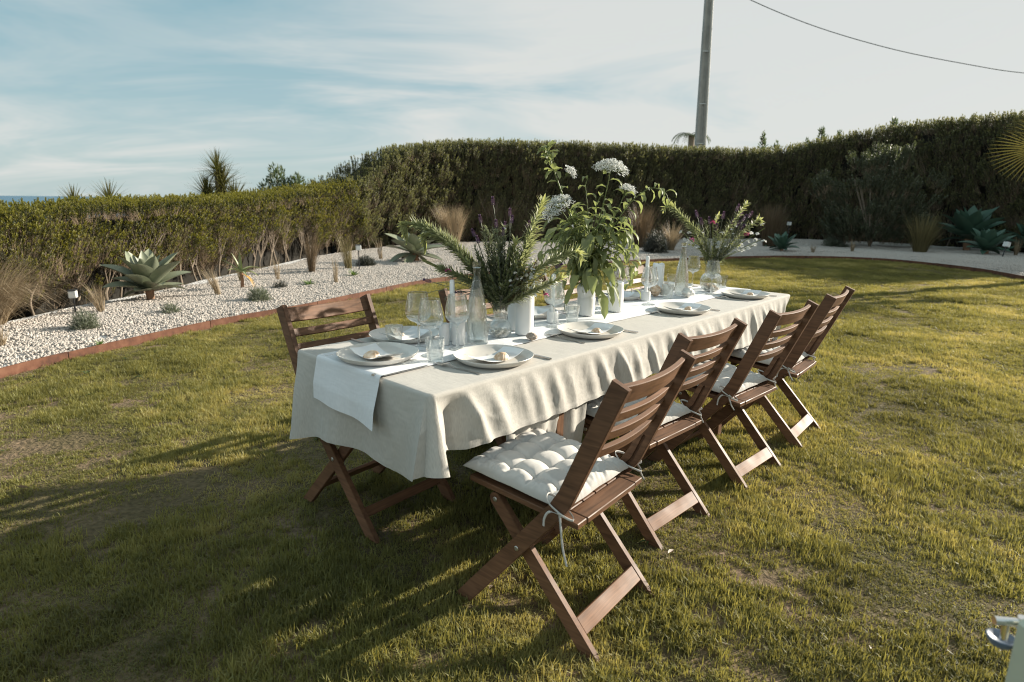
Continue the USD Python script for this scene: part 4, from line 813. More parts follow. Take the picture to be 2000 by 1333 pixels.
obj('trunk', MB().add(*tube([(0, 0, 0), (.05, 0, 3.5), (0, 0, 7.7)], [.28, .24, .22], 10)), MAT['trunk'], tp, smooth=True)
for k, a in enumerate((180, 150, 205, 0, 25, -30, 90, 270, 230)):
    v, f = palm_frond(1.7, 40, .5, k, 2.3 if k % 3 else 2.0).get(); obj('frond', (v @ rotz(math.radians(a)).T + [0, 0, 7.6], f), MAT['tree_leaf'], tp)

# utility pole: tapered, slightly flattened concrete with a lighter conduit strapped to it
tpole = thing('utility_pole', 'tall grey concrete pole with a pale conduit behind the hedge', 'utility pole', (10.55, 36.0, -1.0), 0, None, None, (0, -1.0, 0))
mb = MB(); zz = np.linspace(0, 17, 12)
V = []
for z in zz:
    w = .30 - .0085 * z
    for (a, b) in ((-1, -1), (-.35, -1.0), (-.35, -.75), (.35, -.75), (.35, -1.0), (1, -1), (1, 1), (-1, 1)): V.append((a * w, b * w * .75, z))
q = [(i * 8 + k, i * 8 + (k + 1) % 8, (i + 1) * 8 + (k + 1) % 8, (i + 1) * 8 + k) for i in range(11) for k in range(8)]
obj('shaft', (np.array(V), np.array(q)), MAT['concrete'], tpole)
obj('conduit', MB().add(*tube([(.27 - .0082 * z, -.30 + .006 * z, z) for z in zz], .05, 8)), plain('pale_conduit', (0.52, 0.48, 0.42), .6), tpole, smooth=True)
for z in (5.6, 7.7, 10.4): obj('strap', rbox(.03, 0, z, .60 - .017 * z, .50 - .013 * z, .05, .004), MAT['steel_bolt'], tpole)
# overhead wire: from the pole's unseen top out past the right edge
WIRE = [(11.04, 37.6, 13.53), (13.05, 37.43, 12.44), (16.93, 37.3, 11.04), (21.54, 37.37, 9.93), (26.27, 37.73, 9.25), (29.64, 38.18, 8.96), (36.61, 39.15, 8.74)]
Wp = curve3(WIRE, 6)
pw = obj('overhead_wire', MB().add(*tube(Wp, .024, 5)), MAT['wire'], smooth=True); tag(pw, 'thin dark overhead wire sagging across the sky at the upper right', 'wire')

# fan palm at the right edge
tf = thing('fan_palm', 'fan palm with yellowish pleated leaves cut off by the right edge', 'palm', on_bed(10.45, 11.4))
obj('trunk', MB().add(*tube([(0, 0, -.05), (.03, 0, 1.1), (0, 0, 2.3)], [.17, .14, .13], 10)), MAT['trunk'], tf, smooth=True)
r_ = random.Random(8)
for k, (a, e) in enumerate(((196, 34), (182, 10), (160, 50), (225, 42), (250, 15), (215, 5), (120, 30), (60, 40), (10, 25), (310, 35), (280, 50), (90, 60), (30, 70), (150, 5), (340, 0))):
    az, el = math.radians(a), math.radians(e); mb = MB(); d = np.array([math.cos(az) * math.cos(el), math.sin(az) * math.cos(el), math.sin(el)]); b = np.array([0, 0, 2.22]); hub = b + d * .85
    mb.add(*tube([b, (b + hub) / 2 + [0, 0, .03], hub], [.012, .009, .008], 5)); fr = frame(d, (0.25, -1.0, 0.35))
    for j in range(36):
        th = math.radians(-130 + 260 * j / 35); v, f = leaf(.80 * (1 - .22 * abs(th) / 2.2), .024, 6, 1, bend=.35, cup=.5, peak=.4, base=.5, tip=.5)
        mb.add(v @ (fr @ rotz(th)).T + hub, f)
    obj('fan_leaf', mb, MAT['palm'], tf)

# garden tap post at the lower right corner, close to the lens
ttap = thing('tap_post', 'blurred pale post with a chrome tap in the lower right corner', 'garden tap', (0.897, 0.805, 0), 0.0)
obj('post', rbox(-.026, 0, .345, .11, .11, .69, .008), MAT['post_paint'], ttap)
obj('spout', MB().add(*tube([(-.030, .045, .668), (-.060, .066, .669), (-.099, .071, .669)], .0072, 14)).add(*tube([(-.080, .069, .669), (-.080, .067, .636)], .006, 10)), MAT['chrome'], ttap, smooth=40)
obj('handle', MB().add(*lathe([(0, -.012), (.010, -.010), (.013, 0), (.010, .010), (0, .012)], 20), t=(-.055, .064, .668)), MAT['chrome'], ttap, smooth=40)
obj('hose_bowl', MB().add(*lathe([(0, .618), (.014, .620), (.020, .627), (.022, .634), (.020, .635), (.012, .629), (0, .627)], 28), t=(-.076, .075, 0)), MAT['blue_plastic'], ttap, smooth=40)

# ------------------------------------------------------------------ dining table
TA, TX, TY, TL, TW, TZ = 0.75, -0.243, 1.749, 3.045, 0.824, 0.757
Dv = np.array([math.sin(TA), math.cos(TA), 0]); Nv = np.array([math.cos(TA), -math.sin(TA), 0]); T0 = np.array([TX, TY, 0])
def tw(t, n, z=TZ): return T0 + Dv * t + Nv * n + np.array([0, 0, z])
ROT_N = -TA                      # local x along Nv, local y along Dv
tt = thing('dining_table', 'long wooden garden table hidden under the beige cloth', 'table', tw(0, 0, 0), ROT_N)
obj('tabletop', rbox(-TW / 2, TL / 2, .728, TW - .03, TL - .03, .026, .003), MAT['wood_table'], tt)
for y in (.66, 2.16, 2.90):
    for x in (-.045 if y in (.66, 2.16) else -.07, -TW + .06): obj('leg', rbox(x, y, .356, .052, .045, .715, .003), MAT['wood_table'], tt)
for x in (-.07, -TW + .06): obj('apron', rbox(x, TL / 2, .675, .022, TL - .25, .07, .002), MAT['wood_table'], tt)
obj('apron', rbox(-TW / 2, .10, .675, TW - .2, .022, .07, .002), MAT['wood_table'], tt); obj('apron', rbox(-TW / 2, 2.94, .675, TW - .2, .022, .07, .002), MAT['wood_table'], tt)

def drape():
    """tablecloth: perimeter of a rounded rectangle, rolled over the edge and hung with folds. local x = n, y = t"""
    rad = .022; segs = []; N1 = 420; N2 = 150; NC = 14
    def side(a, b, n, nm): return [(a + (b - a) * (k + .5) / n, nm) for k in range(n)]
    x0, x1, y0, y1 = -TW, 0.0, 0.0, TL
    P, Nn, key = [], [], []
    def add(p, n_, k): P.append(p); Nn.append(n_); key.append(k)
    for k in range(N1): add((x1, y0 + rad + (y1 - y0 - 2 * rad) * k / N1), (1, 0), ('R', k / N1))
    for k in range(NC): a = PI / 2 * k / NC; add((x1 - rad + rad * math.cos(a), y1 - rad + rad * math.sin(a)), (math.cos(a), math.sin(a)), ('cFR', k / NC))
    for k in range(N2): add((x1 - rad - (x1 - x0 - 2 * rad) * k / N2, y1), (0, 1), ('F', k / N2))
    for k in range(NC): a = PI / 2 + PI / 2 * k / NC; add((x0 + rad + rad * math.cos(a), y1 - rad + rad * math.sin(a)), (math.cos(a), math.sin(a)), ('cFL', k / NC))
    for k in range(N1): add((x0, y1 - rad - (y1 - y0 - 2 * rad) * k / N1), (-1, 0), ('L', k / N1))
    for k in range(NC): a = PI + PI / 2 * k / NC; add((x0 + rad + rad * math.cos(a), y0 + rad + rad * math.sin(a)), (math.cos(a), math.sin(a)), ('cNL', k / NC))
    for k in range(N2): add((x0 + rad + (x1 - x0 - 2 * rad) * k / N2, y0), (0, -1), ('N', k / N2))
    for k in range(NC): a = 1.5 * PI + PI / 2 * k / NC; add((x1 - rad + rad * math.cos(a), y0 + rad + rad * math.sin(a)), (math.cos(a), math.sin(a)), ('cNR', k / NC))
    P, Nn = np.array(P), np.array(Nn); m = len(P)
    cum = np.concatenate([[0], np.cumsum(np.linalg.norm(np.diff(P, axis=0), axis=1))])
    cors = {'NR': (x1, y0), 'FR': (x1, y1), 'FL': (x0, y1), 'NL': (x0, y0)}
    dist = {k: np.linalg.norm(P - np.array(c), axis=1) for k, c in cors.items()}
    sd = np.array([k[0] for k in key])
    t_ = P[:, 1]; n_ = P[:, 0]
    # hem drop below the top
    drop = np.select([sd == 'R', sd == 'L', sd == 'F', sd == 'N'], [.195 + .012 * np.sin(t_ * 3) + .065 * np.exp(-(t_ / .12) ** 2) + .05 * np.clip((t_ - 1.5) / 1.5, 0, 1), .27 + 0 * t_, .31 + 0 * t_, .325 - .02 * np.sin((n_ + TW) * 4)], .33)
    for c, amt, w in (('NR', -.088, .085), ('NL', .03, .12), ('FR', .02, .14), ('FL', .06, .12)): drop = np.maximum(drop, 0) + amt * np.exp(-(dist[c] / w) ** 2)
    folds = np.zeros(m); rr_ = np.random.default_rng(4)
    isr = (sd == 'R') | (sd == 'L')
    ctr = np.cumsum(rr_.uniform(.055, .15, 40)); amp = rr_.uniform(.35, 1.0, 40); wid = rr_.uniform(.016, .036, 40)
    tt_ = np.where(sd == 'L', t_ * .93 + .37, t_)
    for c, a, w in zip(ctr, amp, wid): folds += np.where(isr, a * np.exp(-((tt_ - c) / w) ** 2), 0)
    broad = np.where(isr, meshkit.noise(np.stack([tt_ * 5.5, 0 * t_, 0 * t_], -1), 2) - .5, 0)
    rows = [(0.0, 0)]
    V = []
    # top sheet: ring inset then the rollover
    vs = np.concatenate([np.linspace(0, 1, 30)])
    roll = .012
    rings = []
    for ang in (0, 30, 60):
        a = math.radians(ang); rings.append(np.column_stack([P - Nn * roll * (1 - math.sin(a)), np.full(m, TZ - roll * (1 - math.cos(a)))]))
    for v in vs[0:]:
        z = TZ - roll - v * (drop - roll)
        amp_v = min(1, v * 2.2) * (1 - .25 * v); slant = .25 * v
        fl = np.zeros(m)
        sh = folds
        if True:   # folds lean a little as they fall
            f2 = np.zeros(m)
            for c, a, w in zip(ctr, amp, wid): f2 += np.where(isr, a * np.exp(-((tt_ - c - (.05 * a + .035) * v) / (w * (1 + .5 * v))) ** 2), 0)
            sh = f2
        off = amp_v * (.026 * sh + .035 * broad) + np.where(isr, .012 * v, 0)
        off += np.where(sd == 'N', .016 * v * np.sin((n_ + .8) * 9) + .03 * v * (1 - v) + .010 * v * np.sin(n_ * 23 + 2 * v), 0)
        off += np.where(sd == 'F', .02 * v * np.sin(n_ * 17), 0)
        off += .0016 if v > .93 else 0
        per = np.column_stack([cum * 11, np.full(m, v * 1.1), np.full(m, 3.3)]); rg = 1 - 2 * np.abs(meshkit.fbm(per, 3, 14) - .5); per2 = np.column_stack([cum * 34, np.full(m, v * 2.6), np.full(m, 1.3)])
        off += min(1, 3 * v) * (.0055 * (rg ** 3 - .6) + .0018 * (meshkit.noise(per2, 15) - .5))
        # corners: the cloth swings out in a soft cone; just past the near right corner it tucks in
        off += v ** 1.2 * (.040 * np.exp(-(dist['NR'] / .060) ** 2) + .05 * np.exp(-(dist['NL'] / .09) ** 2) - .11 * np.exp(-(dist['FR'] / .22) ** 2) + .09 * np.exp(-(dist['FL'] / .09) ** 2))
        off -= np.where(sd == 'R', min(1, v * 3) * .040 * np.exp(-((t_ - .085) / .05) ** 2), 0)
        off += np.where(sd == 'N', v ** 1.3 * .022 * np.exp(-(dist['NR'] / .22) ** 2), 0)
        q = P + Nn * off[:, None]
        # shear the near end flap toward +n close to the corner
        q[:, 0] += np.where((sd == 'N') | (sd == 'cNR'), .030 * v * np.exp(-(dist['NR'] / .2) ** 2), 0)
        rings.append(np.column_stack([q, z]))
    V = np.vstack(rings); nr = len(rings)
    i, j = np.meshgrid(np.arange(nr - 1), np.arange(m), indexing='ij'); q = np.stack([i * m + j, i * m + (j + 1) % m, (i + 1) * m + (j + 1) % m, (i + 1) * m + j], -1).reshape(-1, 4)
    F = [np.vstack([q[:, [0, 2, 1]], q[:, [0, 3, 2]]])]
    # flat top: grid inside the first ring, stitched by a fan strip of a Delaunay mesh
    ring0 = rings[0][:, :2]; poly = Polygon(ring0)
    gx_, gy_ = np.meshgrid(np.arange(x0 + .05, x1 - .03, .035), np.arange(.05, TL - .03, .035)); g = np.stack([gx_.ravel(), gy_.ravel()], 1)
    from scipy.spatial import Delaunay
    allp_ = np.vstack([ring0, g]); tr = Delaunay(allp_).simplices; cen = allp_[tr].mean(1); tr = tr[shapely.contains_xy(poly, cen[:, 0], cen[:, 1])]
    a = allp_[tr[:, 1]] - allp_[tr[:, 0]]; b = allp_[tr[:, 2]] - allp_[tr[:, 0]]; fl_ = a[:, 0] * b[:, 1] - a[:, 1] * b[:, 0] < 0; tr[fl_] = tr[fl_][:, ::-1]
    zt = TZ + .0012 * (meshkit.noise(np.column_stack([g * 9, 0 * g[:, :1]]), 8) - .5)
    o = len(V); V = np.vstack([V, np.column_stack([g, zt])]); tr = np.where(tr < m, tr, tr - m + o); F.append(tr)
    return V, np.vstack(F)
tc = thing('tablecloth', 'beige linen tablecloth draped over the long table with soft folds', 'tablecloth', tw(0, 0, 0), ROT_N)
obj('cloth', drape(), MAT['cloth'], tc, smooth=True)
xs = np.linspace(0, 1, 60); zs = np.linspace(0, 1, 24)
U, Vv = np.meshgrid(xs, zs, indexing='ij')
fv = np.stack([-.022 + .012 * np.sin(U * 15 + Vv * 2) * Vv + .006 * np.sin(U * 33), .36 + .47 * U - .02 * Vv, .60 - .245 * Vv + .012 * np.sin(U * 5)], -1).reshape(-1, 3)
i, j = np.meshgrid(np.arange(59), np.arange(23), indexing='ij'); q = np.stack([i * 24 + j, (i + 1) * 24 + j, (i + 1) * 24 + j + 1, i * 24 + j + 1], -1).reshape(-1, 4)
obj('under_layer', (fv, q), MAT['cloth'], tc, smooth=True, label='lower layer of the cloth showing below the hem behind the nearest cushion')

def strip(n0, n1, t0, t1, z, nx, ny, zf=None):
    X, Y = np.meshgrid(np.linspace(n0, n1, nx), np.linspace(t0, t1, ny), indexing='ij'); Z = np.full_like(X, z) + (zf(X, Y) if zf else 0)
    i, j = np.meshgrid(np.arange(nx - 1), np.arange(ny - 1), indexing='ij'); q = np.stack([i * ny + j, (i + 1) * ny + j, (i + 1) * ny + j + 1, i * ny + j + 1], -1).reshape(-1, 4)
    return np.stack([X, Y, Z], -1).reshape(-1, 3), q
def slab(v, q, th):
    n = len(v); e = {}
    for a in q:
        for k in range(4): e[(a[k], a[(k + 1) % 4])] = 1
    rim = [(a, b) for a, b in e if (b, a) not in e]
    return np.vstack([v, v - [0, 0, th]]), np.vstack([q, q[:, ::-1] + n, np.array([(b, a, a + n, b + n) for a, b in rim])])
rn = thing('table_runner', 'white linen runner along the middle of the table', 'table runner', tw(0, 0, 0), ROT_N)
def run_w(X, Y): return .0012 * np.sin(Y * 21 + X * 9) * np.sin(X * 30)
v_, q_ = strip(-.585, -.265, .02, TL - .01, TZ + .0042, 30, 160, lambda X, Y: np.abs(run_w(X, Y)))
v_[:, 0] += .006 * np.sin(v_[:, 1] * 4.1)
obj('linen', slab(v_, q_, .0022), MAT['white_linen'], rn, smooth=50)
# napkin over the near end: three folded layers
npk = thing('napkin', 'folded white linen napkin hanging over the near end of the table under a plate', 'napkin', tw(0, 0, 0), ROT_N)
for k in range(3):
    ny, nx = 60, 40; ex = .0024 * (k + 1); sdist = np.linspace(-.20, .142 + .010 * k, ny); Lx = np.linspace(-.655 + .004 * k, -.262 + .006 * k, nx); vv = []
    for x in Lx:
        for s in sdist:
            dropx = .02 * math.sin((x + .6) * 9); rol = .014
            if s < 0: y, z = -s + .010, TZ + .0045 + ex
            else:
                a = min(s / rol, PI / 2); y = .010 - rol * math.sin(a) - ex; z = TZ + .0045 - rol * (1 - math.cos(a)) + ex * math.cos(a)
                if s > rol * PI / 2:
                    dd = s - rol * PI / 2; sc_ = 1 + .10 * (x + .655) / .39; z -= dd * sc_; y -= .05 * dd + .006 * math.sin(x * 24 + 1) * dd * 6 + .10 * dd * max(0, (x + .40) / .14) ** 1.2 + .016 * min(1, dd * 12)
            vv.append((x - .02 * max(0, s) + .10 * max(0, s) * max(0, (x + .45) / .19), y, z))
    i, j = np.meshgrid(np.arange(nx - 1), np.arange(ny - 1), indexing='ij'); q = np.stack([i * ny + j, (i + 1) * ny + j, (i + 1) * ny + j + 1, i * ny + j + 1], -1).reshape(-1, 4)
    obj('fold', (np.array(vv), q[:, ::-1]), MAT['white_linen'], npk, smooth=True)

# ------------------------------------------------------------------ folding chairs
def post_poly(side):
    """side profile of the long post, x back, z up: foot, bend at the seat, top"""
    w = .027
    a, b, c = np.array([-.005, 0]), np.array([.389, .478]), np.array([.556, .872])
    d1, d2 = nrm(b - a), nrm(c - b); n1, n2 = np.array([-d1[1], d1[0]]), np.array([-d2[1], d2[0]]); nb = nrm(n1 + n2)
    k = w / np.dot(nb, n1)
    lo, mid_in, hi = a, b, c
    t_in = [a + n1 * w + d1 * (w * (n1[1] / max(d1[1], .1)) * -1), b + nb * k - d1 * .03, b + nb * k + d2 * .03, c + n2 * w]
    t_out = [c - n2 * w, b - nb * k * .96 + d2 * .022, b - nb * k * .96 - d1 * .022, a - n1 * w + d1 * (w * n1[1] / max(d1[1], .1))]
    return [tuple(p) for p in (t_in + t_out)]
def prism(poly, y0, y1, ch=.002, holes=()):
    P = m3.CrossSection([np.asarray(poly, float)], m3.FillRule.NonZero if True else None)
    if P.area() <= 0: P = m3.CrossSection([np.asarray(poly[::-1], float)])
    inn = P.offset(-ch, m3.JoinType.Miter, 2.0)
    lay = []
    n = 4
    a = m3.Manifold.extrude(inn, (y1 - y0)); b = m3.Manifold.extrude(P, (y1 - y0) - 2 * ch).translate([0, 0, ch])
    mf = a + b
    for h in holes: mf = mf - h
    me = mf.to_mesh(); v = np.asarray(me.vert_properties)[:, :3]; f = np.asarray(me.tri_verts)
    return np.stack([v[:, 0], y0 + v[:, 2], v[:, 1]], 1), f[:, [0, 2, 1]]
HW = .216          # half width between post planes
def slot_cut(depth0, depth1):
    """routed groove around the bend"""
    pts = [np.array([.320, .396]), np.array([.389, .478]), np.array([.428, .570])]; mans = []
    for a, b in zip(pts[:-1], pts[1:]):
        cs = m3.CrossSection.circle(.0055, 12); A = m3.Manifold.extrude(cs, depth1 - depth0).translate([a[0], a[1], depth0]); B = m3.Manifold.extrude(cs, depth1 - depth0).translate([b[0], b[1], depth0]); mans.append(m3.Manifold.batch_hull([A, B]))
    return mans[0] + mans[1]
def curved_slat(zc, h, xc, tilt, y0, y1, sag, th=.016, n=14):
    """backrest slat bowed backwards between the posts"""
    V = []; ct, st_ = math.cos(tilt), math.sin(tilt)
    for k in range(n + 1):
        y = y0 + (y1 - y0) * k / n; s = sag * (1 - (2 * k / n - 1) ** 2)
        for (a, b) in ((-th / 2, -h / 2 + .002), (-th / 2 + .002, -h / 2), (th / 2 - .002, -h / 2), (th / 2, -h / 2 + .002), (th / 2, h / 2 - .002), (th / 2 - .002, h / 2), (-th / 2 + .002, h / 2), (-th / 2, h / 2 - .002)):
            V.append((xc + (a + s) * ct + b * st_, y, zc - (a + s) * st_ + b * ct))
    q = [(i * 8 + k, i * 8 + (k + 1) % 8, (i + 1) * 8 + (k + 1) % 8, (i + 1) * 8 + k) for i in range(n) for k in range(8)]
    tri = [(0, k + 1, k) for k in range(1, 7)]; o = n * 8; tri += [(o, o + k, o + k + 1) for k in range(1, 7)]
    q = np.array(q); return np.array(V), np.vstack([q[:, [0, 1, 2]], q[:, [0, 2, 3]], np.array(tri)])
def bolt(x, z, y, s):
    v, f = lathe([(0, 0), (.0085, 0), (.0085, .0015), (.006, .0032), (.003, .0034), (.0028, .0022), (0, .0022)], 18); R = np.array([[1, 0, 0], [0, 0, s], [0, -s, 0]]); return v @ R.T + [x, y, z], f
def make_chair(name, label, loc, rz, group):
    t = thing(name, label, 'folding chair', loc, rz, group)
    pp = post_poly(0)
    for s in (-1, 1):
        ya, yb = (s * HW - .011, s * HW + .011)
        gr = slot_cut(.014, .03) if s < 0 else slot_cut(-.01, .008)
        obj('post', prism(pp, ya, yb, .0018, [gr]), MAT['wood_post'], t)
    # short legs inside the posts: rounded top at the pivot under the seat
    LA, LB = np.array([.118, .398]), np.array([.490, -.004])
    d = nrm(LB - LA); nn = np.array([-d[1], d[0]]); w = .0235
    top = [LA + (-d) * w * math.cos(a) + nn * w * math.sin(a) for a in np.linspace(PI / 2, -PI / 2, 9)]
    lp = top + [LB - nn * w + d * w * (-nn[1] / d[1]) * -1, LB + nn * w + d * w * (nn[1] / d[1]) * -1]
    for s in (-1, 1):
        yc = s * (HW - .0275); obj('leg', prism([tuple(p) for p in lp], yc - .011, yc + .011, .0018), MAT['wood_leg'], t)
        obj('bolt', bolt(.118, .398, s * (HW - .0165), s), MAT['steel_bolt'], t, smooth=30); obj('bolt', bolt(.2285, .279, s * (HW + .011), s), MAT['steel_bolt'], t, smooth=30)
    # stretchers: flat boards between the feet
    yi = HW - .0385
    c_ = LB + (LA - LB) * .165; ang = math.atan2(d[0], -d[1])
    v, f = rbox(0, 0, 0, .016, 2 * yi, .056, .002); R = np.array([[math.cos(ang), 0, -math.sin(ang)], [0, 1, 0], [math.sin(ang), 0, math.cos(ang)]])
    obj('stretcher', (v @ R.T + [c_[0] + .010, 0, c_[1] + .010], f), MAT['wood_slat'], t)
    d1 = nrm(np.array([.394, .478])); c2 = np.array([-.005, 0]) + d1 * .11; ang2 = math.atan2(d1[0], d1[1])
    v, f = rbox(0, 0, 0, .016, 2 * (HW - .011), .040, .002); R2 = np.array([[math.cos(ang2), 0, math.sin(ang2)], [0, 1, 0], [-math.sin(ang2), 0, math.cos(ang2)]])
    obj('stretcher', (v @ R2.T + [c2[0] - .0, 0, c2[1]], f), MAT['wood_slat'], t)
    # seat: two side boards and inner boards, a cross board at the rear
    zs_ = lambda x: .442 - .028 * (x - .02) / .40
    def seatboard(x0, x1, y0, y1, mat):
        v, f = rbox((x0 + x1) / 2, (y0 + y1) / 2, 0, x1 - x0, y1 - y0, .019, .0022); v = v.copy(); v[:, 2] += [zs_(x) for x in v[:, 0]]; obj('seat_board', (v, f), MAT[mat], t)
    ys = HW - .0135
    seatboard(.012, .432, -ys, -ys + .05, 'wood_seat'); seatboard(.012, .432, ys - .05, ys, 'wood_seat')
    yin = ys - .0535; seatboard(.374, .434, -yin, yin, 'wood_slat')
    nb = 4; wb = 2 * yin / nb
    for k in range(nb): seatboard(.012, .370, -yin + k * wb + .002, -yin + (k + 1) * wb - .002, 'wood_seat')
    for x in (.07, .345):
        v, f = rbox(x, 0, 0, .03, 2 * (HW - .045), .022, .002); obj('seat_rail', (v + [0, 0, zs_(x) - .021], f), MAT['wood_slat'], t)
    # backrest
    d2 = nrm(np.array([.167, .394])); tilt = math.atan2(d2[0], d2[1])
    def back_at(z): k = (z - .478) / .394; return .389 + .167 * k
    yb = HW - .0115
    for zc, h in ((.836, .062), (.763, .034), (.703, .034), (.643, .034)): obj('back_slat', curved_slat(zc, h, back_at(zc) - .006, tilt, -yb, yb, .020), MAT['wood_slat'], t)
    return t
def tpos(t, off_origin_n): return tw(t, off_origin_n, 0)
R_CH = [(.401, .455, -.026, 'nearest folding wooden chair, white cushion tied on with a long hanging ribbon'), (1.06, .335, .085, 'second folding wooden chair from the camera on the right side'),
        (1.771, .375, .034, 'third folding wooden chair on the right side, a table leg showing under it'), (2.528, .348, -.052, 'farthest folding wooden chair on the right side of the table')]
L_CH = [(.33, .33, .05, 'folding wooden chair at the near left corner of the table'), (1.18, .33, .0, 'wooden chair back behind the wine glasses and glass bottle on the left side'),
        (2.02, .35, .0, 'wooden chair back behind the pillar candle on the left side'), (2.84, .36, .03, 'left side chair farthest away, mostly hidden by the leafy bouquet')]
chairs = []; first = None
R_AT = [(-.017, 2.022, -.6686), (.373, 2.645, -.787), (.9095, 3.156, -.795), (1.357, 3.641, -.690)]
for k, (t_, off, ya, lab) in enumerate(R_CH):
    loc, rz = (R_AT[k][0], R_AT[k][1], 0), R_AT[k][2]
    if first is None: first = c = make_chair('folding_chair', lab, loc, rz, 'folding chairs around the table')
    else: c = dup(first, lab, loc, rz)
    chairs.append((loc, rz))
for k, (t_, off, ya, lab) in enumerate(L_CH):
    rz = PI - TA + ya; loc = tw(t_, -.515 - (off - .33), 0)
    if k == 0: loc, rz = (-.408, 2.350, .014), 2.456
    dup(first, lab, loc, rz); chairs.append((loc, rz))

# cushions
def cushion_mesh(S=.395, n=100, tufts=4):
    u = np.linspace(-1, 1, n + 1); X, Y = np.meshgrid(u, u, indexing='ij')
    g = (np.arange(tufts) - (tufts - 1) / 2) * (2 / tufts) * .92
    edge = np.clip(1 - np.abs(X) ** 7, 0, 1) ** .55 * np.clip(1 - np.abs(Y) ** 7, 0, 1) ** .55
    # dimples at the tufts, soft creases between neighbours
    dim = np.zeros_like(X); crease = np.zeros_like(X)
    for a in g:
        for b in g: dim = np.maximum(dim, np.exp(-np.sqrt((X - a) ** 2 + (Y - b) ** 2) / .085))
    for a in g:
        crease = np.maximum(crease, np.exp(-np.abs(X - a) / .055) * (np.abs(Y) < 1)); crease = np.maximum(crease, np.exp(-np.abs(Y - a) / .055))
    nz = meshkit.fbm(np.stack([X * 3, Y * 3, 0 * X], -1), 3, 6) - .5
    h = edge * (.050 - .027 * dim - .015 * crease) + .006 * nz * edge
    h += edge * .003 * np.sin(X * 37 + 6 * nz * 5) * np.clip((np.abs(Y) - .72) * 5, 0, 1) + edge * .003 * np.sin(Y * 37 + 20 * nz) * np.clip((np.abs(X) - .72) * 5, 0, 1)
    pin = .035 * (np.cos(X * PI * 2.0 * 1.25) * np.abs(Y) ** 6 * np.sign(Y)); pin2 = .035 * (np.cos(Y * PI * 2.0 * 1.25) * np.abs(X) ** 6 * np.sign(X))
    px = X * (1 + .03 * np.abs(Y) ** 4 * np.abs(X) ** 4) - .35 * pin2 * .6; py = Y * (1 + .03 * np.abs(X) ** 4 * np.abs(Y) ** 4) - .35 * pin * .6
    top = np.stack([px * S / 2, py * S / 2, .012 + h], -1).reshape(-1, 3); bot = np.stack([px * S / 2, py * S / 2, .012 - .012 * edge], -1).reshape(-1, 3); m = n + 1
    i, j = np.meshgrid(np.arange(n), np.arange(n), indexing='ij'); q = np.stack([i * m + j, (i + 1) * m + j, (i + 1) * m + j + 1, i * m + j + 1], -1).reshape(-1, 4)
    V = np.vstack([top, bot]); F = np.vstack([q, q[:, ::-1] + len(top)])
    mm = trimesh.Trimesh(V, np.vstack([F[:, [0, 1, 2]], F[:, [0, 2, 3]]]), process=True); mm.merge_vertices(); return np.asarray(mm.vertices), np.asarray(mm.faces)
def ribbon(pts, w=.009, side=(0, 1, 0)):
    p = curve3(pts, 6); sd = np.asarray(side, float); n = len(p); t = np.gradient(p, axis=0); t /= np.linalg.norm(t, axis=1, keepdims=True); s = np.cross(t, np.cross(sd, t)); s /= np.linalg.norm(s, axis=1, keepdims=True) + 1e-9; nv = np.cross(t, s)
    V = np.stack([p - s * w / 2, p + nv * .001, p + s * w / 2, p - nv * .001], 1).reshape(-1, 3)
    q = [(i * 4 + k, i * 4 + (k + 1) % 4, (i + 1) * 4 + (k + 1) % 4, (i + 1) * 4 + k) for i in range(n - 1) for k in range(4)]; return V, np.array(q)
CM = cushion_mesh()
def make_cushion(label, loc, rz, group, long_tie):
    t = thing('seat_cushion', label, 'cushion', loc, rz, group)
    v, f = CM; tl = -.07; R = np.array([[math.cos(tl), 0, math.sin(tl)], [0, 1, 0], [-math.sin(tl), 0, math.cos(tl)]]).T
    obj('pad', (v @ R.T + [.182, 0, .449], f), MAT['cushion'], t, smooth=True)
    for s in (-1, 1):
        y = s * (HW + .015); yi = s * (HW - .015); zc = .456; xc = .376; mb = MB()
        # loop around the post and a loose knot
        loop = [(xc - .01, s * .185, .46), (xc + .035, yi, zc - .012), (xc + .046, (y + yi) / 2, zc - .018), (xc + .02, y, zc - .005), (xc - .03, y, zc + .02), (xc - .05, yi, zc + .03), (xc - .02, s * .18, .468)]
        mb.add(*ribbon(loop, .008, (0, 0, 1)))
        L = .15 if (s < 0 and long_tie) else .055
        kx, kz = xc + .012, zc - .004
        mb.add(*ribbon([(kx, y + s * .002, kz), (kx + .012, y + s * .010, kz - L * .3), (kx + .020, y + s * .010, kz - L * .65), (kx + .034, y + s * .008, kz - L)], .008, (1, 0, 0)))
        mb.add(*ribbon([(kx, y + s * .002, kz), (kx - .028, y + s * .012, kz + .004), (kx - .045, y + s * .012, kz - .02), (kx - .05, y + s * .010, kz - .05)], .008, (1, 0, 0)))
        mb.add(*ribbon([(kx - .004, y + s * .002, kz), (kx + .004, y + s * .014, kz + .012), (kx + .016, y + s * .012, kz + .004), (kx, y + s * .004, kz - .004)], .009, (1, 0, 0)))
        obj('tie', mb, MAT['cushion'], t, smooth=True)
    return t
cl = ['white tufted cushion on the nearest chair, fully in view', 'white tufted cushion on the second right chair, half hidden by the first chair back', 'white tufted cushion on the third right chair', 'cushion on the farthest right chair, partly behind its post']
c0 = None
for k in range(4):
    loc, rz = chairs[k]
    if k == 0: make_cushion(cl[0], loc, rz, 'white seat cushions', True)
    elif c0 is None: c0 = make_cushion(cl[k], loc, rz, 'white seat cushions', False)
    else: dup(c0, cl[k], loc, rz)

# ------------------------------------------------------------------ table ware
def at_table(src, label, t, n, z=TZ, rot=0.0, scale=None, **k): return dup(src, label, tw(t, n, z), ROT_N + rot, scale, **k)
RZ = TZ + .0056      # top of the runner
